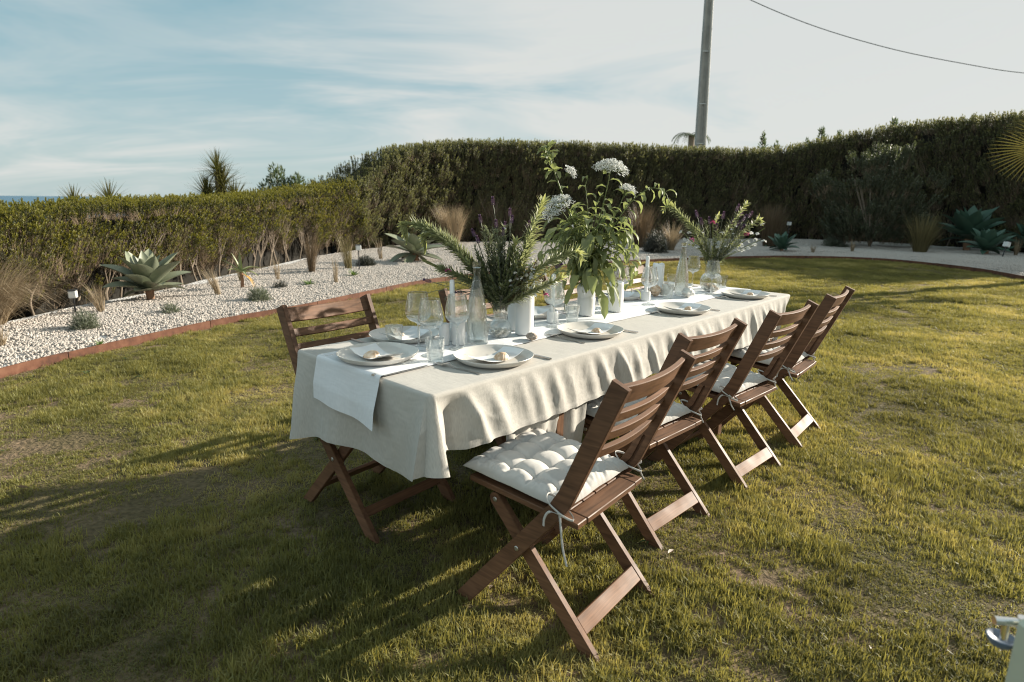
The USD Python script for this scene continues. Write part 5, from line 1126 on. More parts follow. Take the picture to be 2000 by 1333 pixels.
# plates: (t, n, turn of the setting): 0 = guest on the right side
SET = [(.425, -.155, 0, 'at the nearest right place'), (1.065, -.186, 0, 'at the second right place'), (1.901, -.180, 0, 'at the third right place'), (2.69, -.164, 0, 'at the far right corner'),
       (.125, -.450, -PI / 2, 'at the table head over the napkin'), (.415, -.675, PI, 'by the near left chair'), (1.20, -.67, PI, 'on the left side behind the white pillar candle'), (2.05, -.68, PI, 'on the left side behind the leafy bouquet'), (2.70, -.69, PI, 'at the far left corner')]
PR = .146
def make_plate(lab, loc, rz):
    t = thing('plate', lab, 'plate', loc, rz, 'stoneware plates')
    prof = [(0, .004), (.075, .004), (.098, .005), (.118, .010), (.134, .018), (.1435, .0265), (.1458, .0278), (.1465, .0262), (.139, .0155), (.124, .0055), (.100, .0008), (.085, 0), (.0, 0)]
    v, f = lathe(prof, 72); an = np.arctan2(v[:, 1], v[:, 0]); rr0 = np.hypot(v[:, 0], v[:, 1]) / .146; v = v.copy(); v[:, 2] += .0012 * np.sin(an * 3 + 1) * rr0 ** 3; v[:, :2] *= (1 + .006 * np.sin(an * 2 + .5) * rr0 ** 2)[:, None]
    obj('dish', (v, f), MAT['plate'], t, smooth=50); return t
def make_card(lab, loc, rz):
    t = thing('place_card', lab, 'paper card', loc, rz, 'white cards on the plates'); nx, ny = 12, 22
    X, Y = np.meshgrid(np.linspace(-.052, .058, nx), np.linspace(-.098, .098, ny), indexing='ij'); Z = .010 + .020 * (np.abs(Y) / .098) ** 2.5 + .003 * np.sin(X * 40 + Y * 20) + .010 * np.clip((X + Y - .06) / .09, 0, 1) ** 1.5
    i, j = np.meshgrid(np.arange(nx - 1), np.arange(ny - 1), indexing='ij'); q = np.stack([i * ny + j, (i + 1) * ny + j, (i + 1) * ny + j + 1, i * ny + j + 1], -1).reshape(-1, 4)
    v, q = slab(np.stack([X, Y, Z], -1).reshape(-1, 3), q, .0008); obj('sheet', (v, q), MAT['paper'], t, smooth=50); return t
def make_shell(lab, loc, rz):
    t = thing('cockle_shell', lab, 'shell', loc, rz, 'cockle shells on the cards')
    n = 48; m = 14; V = []
    for i in range(m + 1):
        a = i / m * PI / 2
        for k in range(n):
            th = 2 * PI * k / n; rib = 1 + .045 * math.sin(th * 13) * math.sin(a); r = math.sin(a) * rib
            x = .026 * r * math.cos(th) * (1 + .12 * math.cos(th)); y = .030 * r * math.sin(th); z = .024 * math.cos(a) * rib ** .5
            V.append((x + .008 * math.cos(a), y, z))
    q = [(i * n + k, (i + 1) * n + k, (i + 1) * n + (k + 1) % n, i * n + (k + 1) % n) for i in range(m) for k in range(n)]
    obj('valve', (np.array(V), np.array(q)), MAT['shell'], t, smooth=True); return t
def bent(poly_pts, zf, th=.0022):
    from shapely.ops import triangulate
    P = Polygon(poly_pts); v2, f2 = trimesh.creation.triangulate_polygon(P, engine='earcut'); v2 = np.asarray(v2); m = trimesh.Trimesh(np.column_stack([v2, 0 * v2[:, 0]]), f2); m = m.subdivide_to_size(.012)
    ex = trimesh.Trimesh(m.vertices, m.faces); v = np.asarray(ex.vertices); f = np.asarray(ex.faces)
    if np.cross(v[f[0, 1]] - v[f[0, 0]], v[f[0, 2]] - v[f[0, 0]])[2] < 0: f = f[:, ::-1]
    e = {}
    for a in f:
        for k in range(3): e[(a[k], a[(k + 1) % 3])] = 1
    rim = [(a, b) for a, b in e if (b, a) not in e]; n = len(v); z = zf(v[:, 0]); top = np.column_stack([v[:, :2], z + th]); bot = np.column_stack([v[:, :2], z])
    side = np.array([(b, a, a + n) for a, b in rim] + [(b, a + n, b + n) for a, b in rim]); return np.vstack([top, bot]), np.vstack([f, f[:, ::-1] + n, side])
def make_fork(lab, loc, rz):
    t = thing('fork', lab, 'fork', loc, rz, 'steel forks')   # tines towards -x
    zf = lambda x: .001 + .012 * np.exp(-((x + .055) / .022) ** 2) + .004 * np.clip(-(x + .08) / .03, 0, 1)
    obj('handle', bent([(-.052, -.0035), (.02, -.0028), (.095, -.0042), (.100, 0), (.095, .0042), (.02, .0028), (-.052, .0035)], zf), MAT['cutlery'], t, smooth=35)
    body = [(-.052, -.0035), (-.062, -.011), (-.074, -.0125), (-.080, -.0125)]
    obj('head', bent([(-.052, .0035), (-.062, .011), (-.074, .0125), (-.082, .0125), (-.082, -.0125), (-.074, -.0125), (-.062, -.011), (-.052, -.0035)], zf), MAT['cutlery'], t, smooth=35)
    for k in range(4):
        y = -.0108 + .0072 * k; obj('tine', bent([(-.082, y - .0016), (-.112, y - .0011), (-.1135, y), (-.112, y + .0011), (-.082, y + .0016)], zf), MAT['cutlery'], t, smooth=35)
    return t
def make_knife(lab, loc, rz):
    t = thing('knife', lab, 'knife', loc, rz, 'steel knives')
    obj('handle', bent([(0, -.0045), (.105, -.0058), (.110, 0), (.105, .0058), (0, .0045)], lambda x: .001 + 0 * x, .0042), MAT['cutlery'], t, smooth=35)
    obj('blade', bent([(0, -.005), (-.05, -.0085), (-.10, -.0075), (-.122, .002), (-.12, .005), (0, .005)], lambda x: .002 + 0 * x, .0012), MAT['cutlery'], t, smooth=35); return t
f_pl = f_cd = f_sh = f_fk = f_kn = None
for k, (t_, n_, rot, where) in enumerate(SET):
    zb = TZ + (.0095 if k == 4 else (.0005))
    lab = f'speckled grey plate {where}'
    if f_pl is None: f_pl = make_plate(lab, tw(t_, n_, zb), ROT_N + rot)
    else: at_table(f_pl, lab, t_, n_, zb, rot + rnd.uniform(-.5, .5))
    lab = f'white card lying on the plate {where}'; tr = rot + (rnd.uniform(-.12, .12) if k else -.05)
    if f_cd is None: f_cd = make_card(lab, tw(t_, n_, zb + .001), ROT_N + tr)
    else: at_table(f_cd, lab, t_, n_, zb + .001, tr)
    lab = f'ribbed tan cockle shell on the card {where}'; rv = Nv * math.cos(rot) + Dv * math.sin(rot); pv = -Nv * math.sin(rot) + Dv * math.cos(rot)
    P = tw(t_, n_, zb + .0135) + rv * .030 + pv * .004; sc_ = (1.0, .74, .74, .74, 1.0, .9, .8, .8, .8)[k]
    if f_sh is None: f_sh = make_shell(lab, P, ROT_N + rot + 1.2); setx(f_sh, P, ROT_N + rot + 1.2, sc_)
    else: dup(f_sh, lab, P, ROT_N + rot + rnd.uniform(.6, 1.6), sc_)
    zc = TZ + (.009 if k == 4 else .0012); left = -1
    P = tw(t_, n_, zc) - pv * .168 + rv * (.0); lab = f'steel fork beside the plate {where}'
    if k == 4: P = tw(t_, n_, zc) - pv * .158 + rv * .02
    if f_fk is None: f_fk = make_fork(lab, P, ROT_N + rot + .10)
    else: dup(f_fk, lab, P, ROT_N + rot + rnd.uniform(-.08, .12))
    P = tw(t_, n_, TZ + (.0062 if k in (4,) else .0012)) + pv * .168 + rv * .03; lab = f'steel knife beside the plate {where}'
    if f_kn is None: f_kn = make_knife(lab, P, ROT_N + rot - .03)
    else: dup(f_kn, lab, P, ROT_N + rot + rnd.uniform(-.08, .08))

def make_wine(lab, loc):
    t = thing('wine_glass', lab, 'wine glass', loc, 0, 'stemmed wine glasses')
    out = smoothprof([(.0365, 0), (.036, .002), (.016, .0045), (.006, .010), (.0042, .03), (.0042, .085), (.006, .096), (.016, .103), (.034, .112), (.0455, .128), (.0475, .143), (.045, .165), (.040, .190), (.0355, .2125), (.035, .2135), (.0344, .2127)], 4)
    inn = smoothprof([(.0344, .2127), (.0388, .190), (.0436, .165), (.0461, .143), (.044, .1285), (.032, .1135), (.014, .106), (0, .1045)], 4)
    obj('bowl', lathe(np.vstack([[[0, .0005], [.03, .0]], out, inn[1:]]), 56), MAT['glass'], t, smooth=60); return t
WG = [(.336, -.479, 1.04, 'left of the short white pillars, nearest the near left plate'), (.300, -.36, 1.0, 'behind the tumbler between the two near plates'), (.445, -.375, 1.0, 'in front of the short white pillars'), (1.052, -.384, 1.0, 'in front of the taper candle by the white jug'),
      (1.933, -.595, 1.0, 'right of the leafy bouquet on the left side'), (1.942, -.414, 1.0, 'in front of the far pillar candles'), (2.602, -.350, 1.0, 'in front of the round far vase'), (2.875, -.62, 1.0, 'behind the far water bottle')]
fw_ = None
for (t_, n_, s, where) in WG:
    lab = f'clear wine glass {where}'; z = RZ if -.585 < n_ < -.265 else TZ + .001
    if fw_ is None: fw_ = make_wine(lab, tw(t_, n_, z)); setx(fw_, tw(t_, n_, z), 0, s)
    else: at_table(fw_, lab, t_, n_, z, rnd.random() * 3, s)
def make_tumbler(lab, loc):
    t = thing('tumbler', lab, 'tumbler', loc, 0, 'small clear tumblers')
    prof = [(0, 0), (.0265, 0), (.0285, .002), (.0295, .028), (.0300, .040), (.0325, .044), (.0345, .062), (.0362, .0845), (.0358, .0858), (.0350, .0848), (.0330, .062), (.0308, .046), (.0282, .040), (.0278, .028), (.0262, .0075), (.020, .0065), (0, .0065)]
    obj('cup', lathe(prof, 52), MAT['glass'], t, smooth=40); return t
TB = [(.299, -.587, 'in front of the near left plate'), (.261, -.291, 'between the two nearest plates'), (.571, -.374, 'in front of the near water bottle'), (1.202, -.393, 'left of the white jug'), (2.229, -.453, 'in front of the far water bottle, beside shells'), (2.80, -.74, 'behind the far bottle on the left side'), (2.96, -.440, 'right of the round far vase')]
ft = None
for (t_, n_, where) in TB:
    lab = f'clear glass tumbler {where}'; z = RZ if -.585 < n_ < -.265 else TZ + .001
    if ft is None: ft = make_tumbler(lab, tw(t_, n_, z))
    else: at_table(ft, lab, t_, n_, z, rnd.random() * 3, 1.0)
def make_bottle(name, lab, t_, n_, level):
    t = thing(name, lab, 'bottle', tw(t_, n_, RZ), 0)
    out = smoothprof([(.036, 0), (.0395, .003), (.0405, .012), (.041, .06), (.0405, .11), (.0355, .165), (.024, .225), (.0165, .262), (.0148, .285), (.0148, .305)], 5)
    lip = np.array([(.0175, .307), (.0178, .325), (.0168, .329), (.0135, .329), (.0128, .325)])
    inn = smoothprof([(.0125, .305), (.0125, .285), (.0142, .262), (.0217, .225), (.0332, .165), (.0382, .11), (.0387, .06), (.0378, .014), (.033, .008), (.015, .012), (0, .016)], 5)
    obj('glass', lathe(np.vstack([[[0, .006], [.025, .001]], out, lip, inn]), 48), MAT['glass'], t, smooth=50)
    zz_ = np.linspace(.0165, level, 24); rr0 = np.interp(zz_, inn[::-1, 1], inn[::-1, 0]) - .0003
    obj('water', lathe(np.vstack([[[0, .0165]], np.column_stack([np.maximum(rr0, .004), zz_]), [[0, level]]]), 40), MAT['water'], t, smooth=50)
make_bottle('water_bottle', 'clear glass water bottle at the near end beside the wildflower vase', .579, -.405, .255)
make_bottle('water_bottle', 'clear glass water bottle at the far end, filled to the shoulder', 2.406, -.458, .235)

def pillar(lab, t_, n_, r, h, z=RZ, cat='candle'):
    t = thing('pillar_candle', lab, cat, tw(t_, n_, z), rnd.random() * 3)
    m = trimesh.creation.icosphere(0)
    prof = smoothprof([(r - .006, 0), (r, .005)], 2).tolist() + [(r, h * .5), (r, h - .014), (r - .002, h - .005), (r - .008, h), (r * .55, h - .003), (.006, h - .006), (0, h - .006)]
    v, f = lathe([(0, 0)] + prof, 44); a = np.arctan2(v[:, 1], v[:, 0]); v = v.copy(); v[:, 2] += np.where(v[:, 2] > h * .9, .0025 * np.sin(a * 2 + 1) + .0015 * np.sin(a * 5), 0)
    obj('wax', (v, f), MAT['candle'], t, smooth=40); obj('wick', MB().add(*tube([(0, 0, h - .008), (.001, 0, h + .004), (.004, 0, h + .010)], .0012, 5)), MAT['wick'], t)
pillar('tall white pillar candle right of the wildflower vase', .835, -.372, .0405, .215)
pillar('white pillar candle half hidden behind the wildflower vase', .875, -.462, .036, .170)
pillar('white pillar candle right of the white jug under the leafy bouquet', 1.615, -.42, .040, .158)
pillar('tall white pillar candle seen through the far wine glass', 2.36, -.60, .037, .195, z=RZ)
def block(lab, t_, n_, r, h):
    t = thing('candle_block', lab, 'candle holder', tw(t_, n_, RZ)); obj('body', lathe([(0, 0), (r - .002, 0), (r, .002), (r, h - .005), (r - .004, h), (.012, h), (.011, h - .004), (0, h - .004)], 40), MAT['white_ceramic'], t, smooth=40)
def taper(lab, t_, n_, h, hr, hh):
    t = thing('candle_block', lab[0], 'candle holder', tw(t_, n_, RZ)); obj('body', lathe([(0, 0), (hr - .003, 0), (hr, .003), (hr, hh - .006), (hr - .005, hh), (.013, hh), (.012, hh - .006), (0, hh - .006)], 40), MAT['white_ceramic'], t, smooth=40)
    c = thing('taper_candle', lab[1], 'candle', tw(t_, n_, RZ + hh - .006)); obj('wax', lathe([(0, 0), (.0105, 0), (.0105, h * .8), (.0098, h - .006), (.006, h - .001), (0, h)], 24), MAT['candle'], c, smooth=40)
    obj('wick', MB().add(*tube([(0, 0, h - .004), (.001, 0, h + .006), (.003, 0, h + .014)], .0011, 5)), MAT['wick'], c)
taper(('white round holder under the nearest taper candle', 'pale taper candle standing between the near wine glasses'), .53, -.50, .205, .027, .055)
block('short white cylinder holder left of the near water bottle', .500, -.430, .028, .098)
block('short white cylinder holder beside its twin, the left one', .452, -.462, .021, .088)
taper(('white round holder of the taper left of the white jug', 'pale taper candle left of the white jug'), 1.13, -.455, .185, .028, .057)
taper(('white round holder of the farthest taper, beside shells', 'pale taper candle at the far end'), 2.06, -.505, .215, .029, .056)

# shells and pebbles on the runner
def lump(name, lab, cat, t_, n_, size, mat, seed, z=RZ):
    v = np.asarray(trimesh.creation.icosphere(3).vertices); nz = meshkit.fbm(v * 2.2 + seed, 4, seed); v2 = v * (0.62 + .75 * nz)[:, None] * size; v2[:, 2] -= v2[:, 2].min(); 
    t = thing(name, lab, cat, tw(t_, n_, z), seed); obj('surface', (v2, trimesh.creation.icosphere(3).faces), MAT[mat], t, smooth=True)
lump('oyster_shell', 'rough brown oyster shell on the runner edge before the tall pillar candle', 'shell', .775, -.276, np.array([.036, .020, .014]), 'oyster', 2)
lump('oyster_shell', 'dark mottled shell left of the far taper holder', 'shell', 2.215, -.655, np.array([.034, .022, .018]), 'oyster', 5, TZ + .001)
lump('oyster_shell', 'pinkish shell between the far taper holder and the tumbler', 'shell', 2.24, -.545, np.array([.034, .034, .034]), 'shell', 7)
lump('oyster_shell', 'pale rounded shell next to the pinkish one', 'shell', 2.30, -.515, np.array([.030, .028, .034]), 'pebble', 9)
lump('oyster_shell', 'flat silvery shell before the far water bottle', 'shell', 2.38, -.395, np.array([.050, .036, .026]), 'pebble', 11)

# ------------------------------------------------------------------ vases and bouquets
CAMR = np.array([1.0, 0, 0]); FWD = np.array([0, 1.0, 0]); UPV = np.array([0, 0, 1.0])
def V3(x, y, z): return np.array([x, y, z], float)
V1 = tw(.724, -.412, RZ); V2 = tw(1.405, -.460, RZ); V3p = tw(2.725, -.412, RZ)
tv = thing('glass_vase', 'clear glass bud vase with a round base of pebbles holding wildflowers', 'vase', V1)
out = smoothprof([(.030, 0), (.044, .010), (.050, .032), (.045, .056), (.030, .074), (.0285, .084), (.033, .120), (.0435, .184)], 5); inn = smoothprof([(.0415, .1835), (.031, .120), (.0262, .084), (.0275, .075), (.0425, .055), (.0475, .032), (.041, .012), (.02, .006), (0, .006)], 5)
obj('glass', lathe(np.vstack([[[0, .001]], out, [[.0436, .1855], [.0424, .1862]], inn]), 48), MAT['glass'], tv, smooth=50)
for k in range(24):
    a = k * 2.4; r0 = .034 * math.sqrt((k % 9 + .5) / 9); m = trimesh.creation.icosphere(1); v = np.asarray(m.vertices) * (1 + .2 * (rng.random((42, 1)) - .5)) * np.array([.0085, .0075, .006]) * rnd.uniform(.8, 1.2)
    obj('pebble', (v + [r0 * math.cos(a), r0 * math.sin(a), .013 + .009 * (k // 9)], m.faces), MAT['pebble'], tv, smooth=True)
tv = thing('ceramic_vase', 'white mottled ceramic jar with a narrow neck holding the big leafy bouquet', 'vase', V2)
obj('body', lathe(np.vstack([[[0, 0], [.034, 0]], smoothprof([(.040, .003), (.044, .012), (.0445, .05), (.046, .085), (.044, .10), (.0475, .118), (.0505, .135), (.047, .152), (.034, .164), (.032, .17), (.034, .178), (.0345, .181)], 4), smoothprof([(.030, .181), (.028, .168), (.030, .15), (.028, .06), (0, .05)], 3)]), 48), MAT['white_ceramic'], tv, smooth=50)
tv = thing('glass_vase', 'round clear glass vase with shells inside at the far end of the table', 'vase', V3p)
out = smoothprof([(.030, 0), (.058, .018), (.0715, .062), (.060, .104), (.036, .126), (.030, .142), (.034, .18), (.040, .215)], 5); inn = smoothprof([(.038, .2145), (.032, .18), (.0278, .142), (.034, .125), (.0575, .103), (.069, .062), (.056, .019), (.02, .007), (0, .007)], 5)
obj('glass', lathe(np.vstack([[[0, .001]], out, [[.0398, .2165], [.0388, .217]], inn]), 48), MAT['glass'], tv, smooth=50)
for k in range(10):
    a = k * 2.4; r0 = .035 * math.sqrt((k % 6 + .5) / 6); m = trimesh.creation.icosphere(2); v = np.asarray(m.vertices); v = v * (.8 + .5 * meshkit.fbm(v * 2 + k, 3, k))[:, None] * np.array([.017, .015, .013])
    obj('shell', (v + [r0 * math.cos(a), r0 * math.sin(a), .022 + .020 * (k // 6)], m.faces), MAT['shell' if k % 2 else 'pebble'], tv, smooth=True)

def stem_curve(base, tip, sag=0.0, side=None, k=8):
    base, tip = np.asarray(base, float), np.asarray(tip, float); mid = base + (tip - base) * .55 + np.array([0, 0, sag]) + (side if side is not None else 0)
    return curve3([base, base + (mid - base) * .5 + np.array([0, 0, sag * .35]), mid, tip], k)
def along(c, s):
    acc_ = np.concatenate([[0], np.cumsum(np.linalg.norm(np.diff(c, axis=0), axis=1))]); acc_ /= acc_[-1]
    P = np.array([np.interp(s, acc_, c[:, k]) for k in range(3)]); e = .03; Q = np.array([np.interp(min(1, s + e), acc_, c[:, k]) - np.interp(max(0, s - e), acc_, c[:, k]) for k in range(3)]); return P, nrm(Q)
def frond(parent, c, L, W, dens, r, s0=.12, mat='frond', flare=.75, tipn=14, droop=.3, name='frond'):
    """leafy stem with many narrow leaves pointing forward; parts: stem with leaves as one sprig, bright tip as sub-part"""
    mb, mt = MB(), MB(); mb.add(*tube(c, np.linspace(.0028, .0012, len(c)), 5))
    for k in range(dens):
        s = s0 + (1 - s0) * (k + r.random()) / dens; P, ax = along(c, s); u = nrm(np.cross(ax, [.2, .3, .93])); v = np.cross(ax, u); a = k * 2.39996 + r.uniform(-.3, .3); o = u * math.cos(a) + v * math.sin(a)
        l = L * r.uniform(.75, 1.15) * (1 - .25 * s); lv, lf_ = leaf(l, W * r.uniform(.8, 1.2), 4, 1, bend=r.uniform(-.1, .5) + droop, cup=.12, peak=.45, base=.35, tip=.8)
        (mt if s > .86 else mb).add(lv @ frame(ax * (1 - flare * .45) + o * flare * (.9 if s < .86 else .6), o * .3 + ax).T + P, lf_)
    p = obj(name, mb, MAT[mat], parent, smooth=False)
    if mt.n: obj('tip', mt, MAT['frond_tip'], p)
    return p
def flower_dots(P, ax, n, R, size, r, flat=.5):
    mb = MB()
    for k in range(n):
        d = nrm([r.gauss(0, 1), r.gauss(0, 1), r.gauss(0, 1)]); q = P + d * R * r.random() ** .4 * np.array([1, 1, flat])
        for j in range(5):
            v, f = leaf(size, size * .75, 2, 1, bend=-.2, cup=.1, peak=.5, base=.5); nn_ = nrm(d + ax); fr = frame(np.cross(nn_, [.3, .2, .9]), nn_)
            mb.add(v @ (fr @ rotz(j * 2 * PI / 5)).T + q, f)
    return mb
def lavender_stem(parent, c, r, size=1.0):
    mb = MB(); mb.add(*tube(c, .0013, 4))
    for k in range(16):
        P, ax = along(c, .35 + .5 * k / 16); v, f = leaf(.022 * r.uniform(.6, 1.1), .0022, 3, 1, bend=.4); a = k * 2.4; u = nrm(np.cross(ax, [.2, .9, .1])); w = np.cross(ax, u); mb.add(v @ frame(ax * .7 + u * math.cos(a) + w * math.sin(a)).T + P, f)
    p = obj('lavender_stem', mb, MAT['lavender'], parent); P, ax = along(c, 1.0); hb, pb = MB(), MB()
    u = nrm(np.cross(ax, [.2, .9, .1])); w = np.cross(ax, u)
    for ring in range(6):
        for j in range(7):
            a = j * .9 + ring * .45; o = u * math.cos(a) + w * math.sin(a); v, f = leaf(.007 * size, .005 * size, 2, 1, bend=-.3, cup=.3, peak=.6, base=.5); hb.add(v @ frame(ax * .7 + o * .8, o).T + P + ax * (-.010 + .0042 * ring) * size + o * .0032 * size, f)
    for j in range(6):
        a = j * 1.05; o = u * math.cos(a) + w * math.sin(a); v, f = leaf(.013 * size, .008 * size, 3, 1, bend=.5, cup=.2, peak=.6, base=.4); pb.add(v @ frame(ax * .9 + o * .6, o).T + P + ax * .014 * size, f)
    obj('flower_head', hb, MAT['purple'], p); obj('crest', pb, MAT['purple'], p)
def ferny(parent, c, r, n=70, mat='lavender', L=.024, W=.003, name='sprig', flowers=0):
    mb = MB(); mb.add(*tube(c, np.linspace(.0018, .0009, len(c)), 4))
    for k in range(n):
        P, ax = along(c, .15 + .85 * r.random()); u = nrm(np.cross(ax, [.2, .5, .6])); w = np.cross(ax, u); a = r.random() * 6.28; v, f = leaf(L * r.uniform(.6, 1.3), W, 3, 1, bend=r.uniform(-.2, .8)); mb.add(v @ frame(ax * .8 + (u * math.cos(a) + w * math.sin(a)) * .8).T + P, f)
    p = obj(name, mb, MAT[mat], parent)
    for k in range(flowers):
        P, ax = along(c, r.uniform(.6, 1.0)); q = P + np.array([r.gauss(0, .012), r.gauss(0, .012), r.gauss(0, .010)]); obj('flower', flower_dots(q, UPV, 4, .008, .0065, r), MAT['petal'], p)
def olive_sprig(parent, c, r, n=24):
    mb = MB(); mb.add(*tube(c, .002, 4)); p = obj('olive_sprig', mb, MAT['stem'], parent); lb = MB()
    for k in range(n):
        P, ax = along(c, .2 + .8 * k / n); u = nrm(np.cross(ax, [.2, .9, .1])); w = np.cross(ax, u); a = (k % 2) * PI + (k // 2) * 1.57; o = u * math.cos(a) + w * math.sin(a); v, f = leaf(.024 * r.uniform(.8, 1.2), .0105, 5, 1, bend=.2, cup=.1, peak=.5, base=.3, thick=.001); lb.add(v @ frame(ax * .9 + o * .7, o).T + P, f)
    obj('leaves', lb, MAT['olive_leaf'], p)

r1 = random.Random(21)
tb = thing('wildflower_bouquet', 'wildflower bouquet of lavender, fronds and small white blooms in the near glass vase', 'bouquet', V1)
M1 = V3(0, 0, .175)
def tip1(px, py, dep=0.0): return M1 + V3(px * .00222 + dep * .25, dep, py * .00225)     # offsets across, back and up in metres per hundredth of a frond
for (px, py, dep, sag, L, d) in ((-166, 128, -.02, .085, .042, 210), (-140, 108, .03, .06, .040, 170), (-120, 60, -.05, .02, .040, 120), (76, 172, .0, .0, .042, 110), (60, 120, .05, .0, .042, 90), (138, 86, -.02, .015, .038, 110), (120, 40, -.06, .0, .034, 70), (30, 100, -.03, 0, .040, 70)):
    b = M1 + V3(r1.uniform(-.029, .029), r1.uniform(-.029, .029), -.045); t_ = tip1(px, py, dep); c = stem_curve(b, t_, sag)
    if py in (128, 108): c = curve3([b, M1 + (t_ - M1) * .35 + V3(0, 0, .03), M1 + (t_ - M1) * .72 + V3(0, 0, .055), t_ + V3(0, 0, .01), t_ + V3(-.014, 0, -.030)], 6)
    if px == 138: c = curve3([b, M1 + (t_ - M1) * .5 + V3(0, 0, .015), t_, t_ + V3(.03, 0, -.022)], 6)
    frond(tb, c, L * 1.75, .0095, int(d * 1.55), r1, s0=.20, droop=.55, flare=.40 if px < 0 else .52)
for (px, py, dep) in ((-15, 172, 0), (14, 152, .02), (22, 140, -.02), (-38, 140, 0), (-45, 116, -.04), (-36, 104, -.05), (3, 128, .03), (44, 130, .05), (60, 116, .03), (10, 118, -.05), (-5, 132, -.03), (-128, 30, -.05), (112, 60, -.06), (-70, 8, -.05)):
    b = M1 + V3(r1.uniform(-.029, .029), r1.uniform(-.029, .029), -.045); t_ = tip1(px, py, dep); lavender_stem(tb, stem_curve(b, t_, .01, V3(r1.uniform(-.01, .01), 0, 0)), r1, .95)
for k in range(30):
    px, py = r1.uniform(-52, 30), r1.uniform(45, 135); b = M1 + V3(r1.uniform(-.029, .029), r1.uniform(-.029, .029), -.06); ferny(tb, stem_curve(b, tip1(px, py, r1.uniform(-.07, .05)), .0), r1, 120, 'rosemary', .027, .0055, 'rosemary_sprig', 3 if k < 9 else 0)
for k in range(20):
    px, py = r1.uniform(20, 95), r1.uniform(15, 92); b = M1 + V3(r1.uniform(-.029, .029), r1.uniform(-.029, .029), -.05); ferny(tb, stem_curve(b, tip1(px, py, r1.uniform(-.08, .04)), .0), r1, 60, 'brown_flower' if k % 2 else 'frond', .016, .0045, 'flowering_sprig', 5)
for k in range(17):
    px, py = r1.uniform(-34, 46), r1.uniform(18, 95); b = M1 + V3(r1.uniform(-.02, .02), -.015, -.045); olive_sprig(tb, stem_curve(b, tip1(px, py, -.075), .0), r1, 26)
for k in range(26):
    px, py = r1.uniform(-58, 74), r1.uniform(12, 70); b = M1 + V3(r1.uniform(-.029, .029), r1.uniform(-.02, .0), -.045); frond(tb, stem_curve(b, tip1(px, py, r1.uniform(-.06, .03)), .0), .030, .007, 40, r1, s0=.1, mat='olive_leaf')
for (px, py) in ((92, 8), (-90, 50)):
    c = stem_curve(M1, tip1(px, py, -.06), .02); p = obj('pink_stem', MB().add(*tube(c, .0014, 4)), MAT['stem'], tb); obj('pink_flower', flower_dots(along(c, 1)[0], UPV, 3, .006, .014, r1), MAT['pink'], p)
for (px, py) in ((-118, 48), (-98, 22), (-150, 25)):
    c = curve3([M1 - V3(0, 0, .02), tip1(px * .6, py * .55, -.05), tip1(px, py - 22, -.05)], 6); ferny(tb, c, r1, 40, 'lavender', .020, .003, 'drooping_sprig')

# the big leafy bouquet
r2_ = random.Random(33)
tb = thing('leafy_bouquet', 'tall bouquet of drooping green leaves and white umbel flowers in the white jar', 'bouquet', V2)
M2 = V3(0, 0, .178); K2 = .00266
def tip2(px, py, dep=0.0): return M2 + V3(px * K2 + dep * .2, dep, py * K2)
def umbel(parent, P, ax, R, n, r, name='umbel'):
    ax = nrm(ax); u = nrm(np.cross(ax, [.2, .9, .1])); w = np.cross(ax, u); st, fl = MB(), MB()
    for k in range(n):
        rr0 = R * math.sqrt((k + .5) / n) * r.uniform(.88, 1.08); a = k * 2.39996; q = P + (u * math.cos(a) + w * math.sin(a)) * rr0 + ax * (.040 - .55 * rr0 ** 2 / R + r.uniform(-.010, .006))
        if k % 2 == 0: st.add(*tube([P - ax * .01, (P + q) / 2 - ax * .004, q], .0007, 3, False))
        for j in range(9):
            o = nrm([r.gauss(0, 1), r.gauss(0, 1), r.gauss(0, 1)]) * .0075 + ax * .003 * r.random()
            v, f = leaf(.0075, .0065, 2, 1, bend=-.4, cup=.25, peak=.55, base=.5); fl.add(v @ frame(np.array([r.gauss(0, 1), r.gauss(0, 1), r.gauss(0, .5)]), ax + o * 60).T + q + o, f)
    p = obj(name, fl, MAT['petal'], parent); obj('rays', st, MAT['stem'], p); return p
def bigleaf(parent, P, d, L, W, r, droop, mat='bigleaf', name='leaf'):
    v, f = leaf(L, W, 9, 2, bend=droop, cup=.18, peak=.36, base=.22, tip=.55, twist=r.uniform(-.8, .8), wav=.06)
    pet = L * .12; vv = np.vstack([v + [pet, 0, 0]]); mb = MB(); mb.add(vv, f); mb.add(*tube([(0, 0, 0), (pet * 1.2, 0, 0)], .0011, 4, False))
    vv, f = mb.get(); obj(name, (vv @ frame(d).T + P, f), MAT[mat], parent, smooth=True)
def leafy_stem(c, nl, L, W, r, s0=.2, droop=(1.0, 2.2), rad=.004, name='stem'):
    p = obj(name, MB().add(*tube(c, np.linspace(rad, rad * .5, len(c)), 6)), MAT['stem'], tb, smooth=True)
    for k in range(nl):
        s = s0 + (1 - s0) * (k + r.uniform(.2, .8)) / nl; P, ax = along(c, s); u = nrm(np.cross(ax, [.2, .9, .1])); w = np.cross(ax, u); a = k * 2.4 + r.uniform(-.4, .4); o = u * math.cos(a) + w * math.sin(a)
        bigleaf(p, P, nrm(ax * .35 + o * 1.0 + UPV * .25), L * r.uniform(.7, 1.15) * (1 - .3 * s), W * r.uniform(.75, 1.15), r, r.uniform(*droop))
    return p
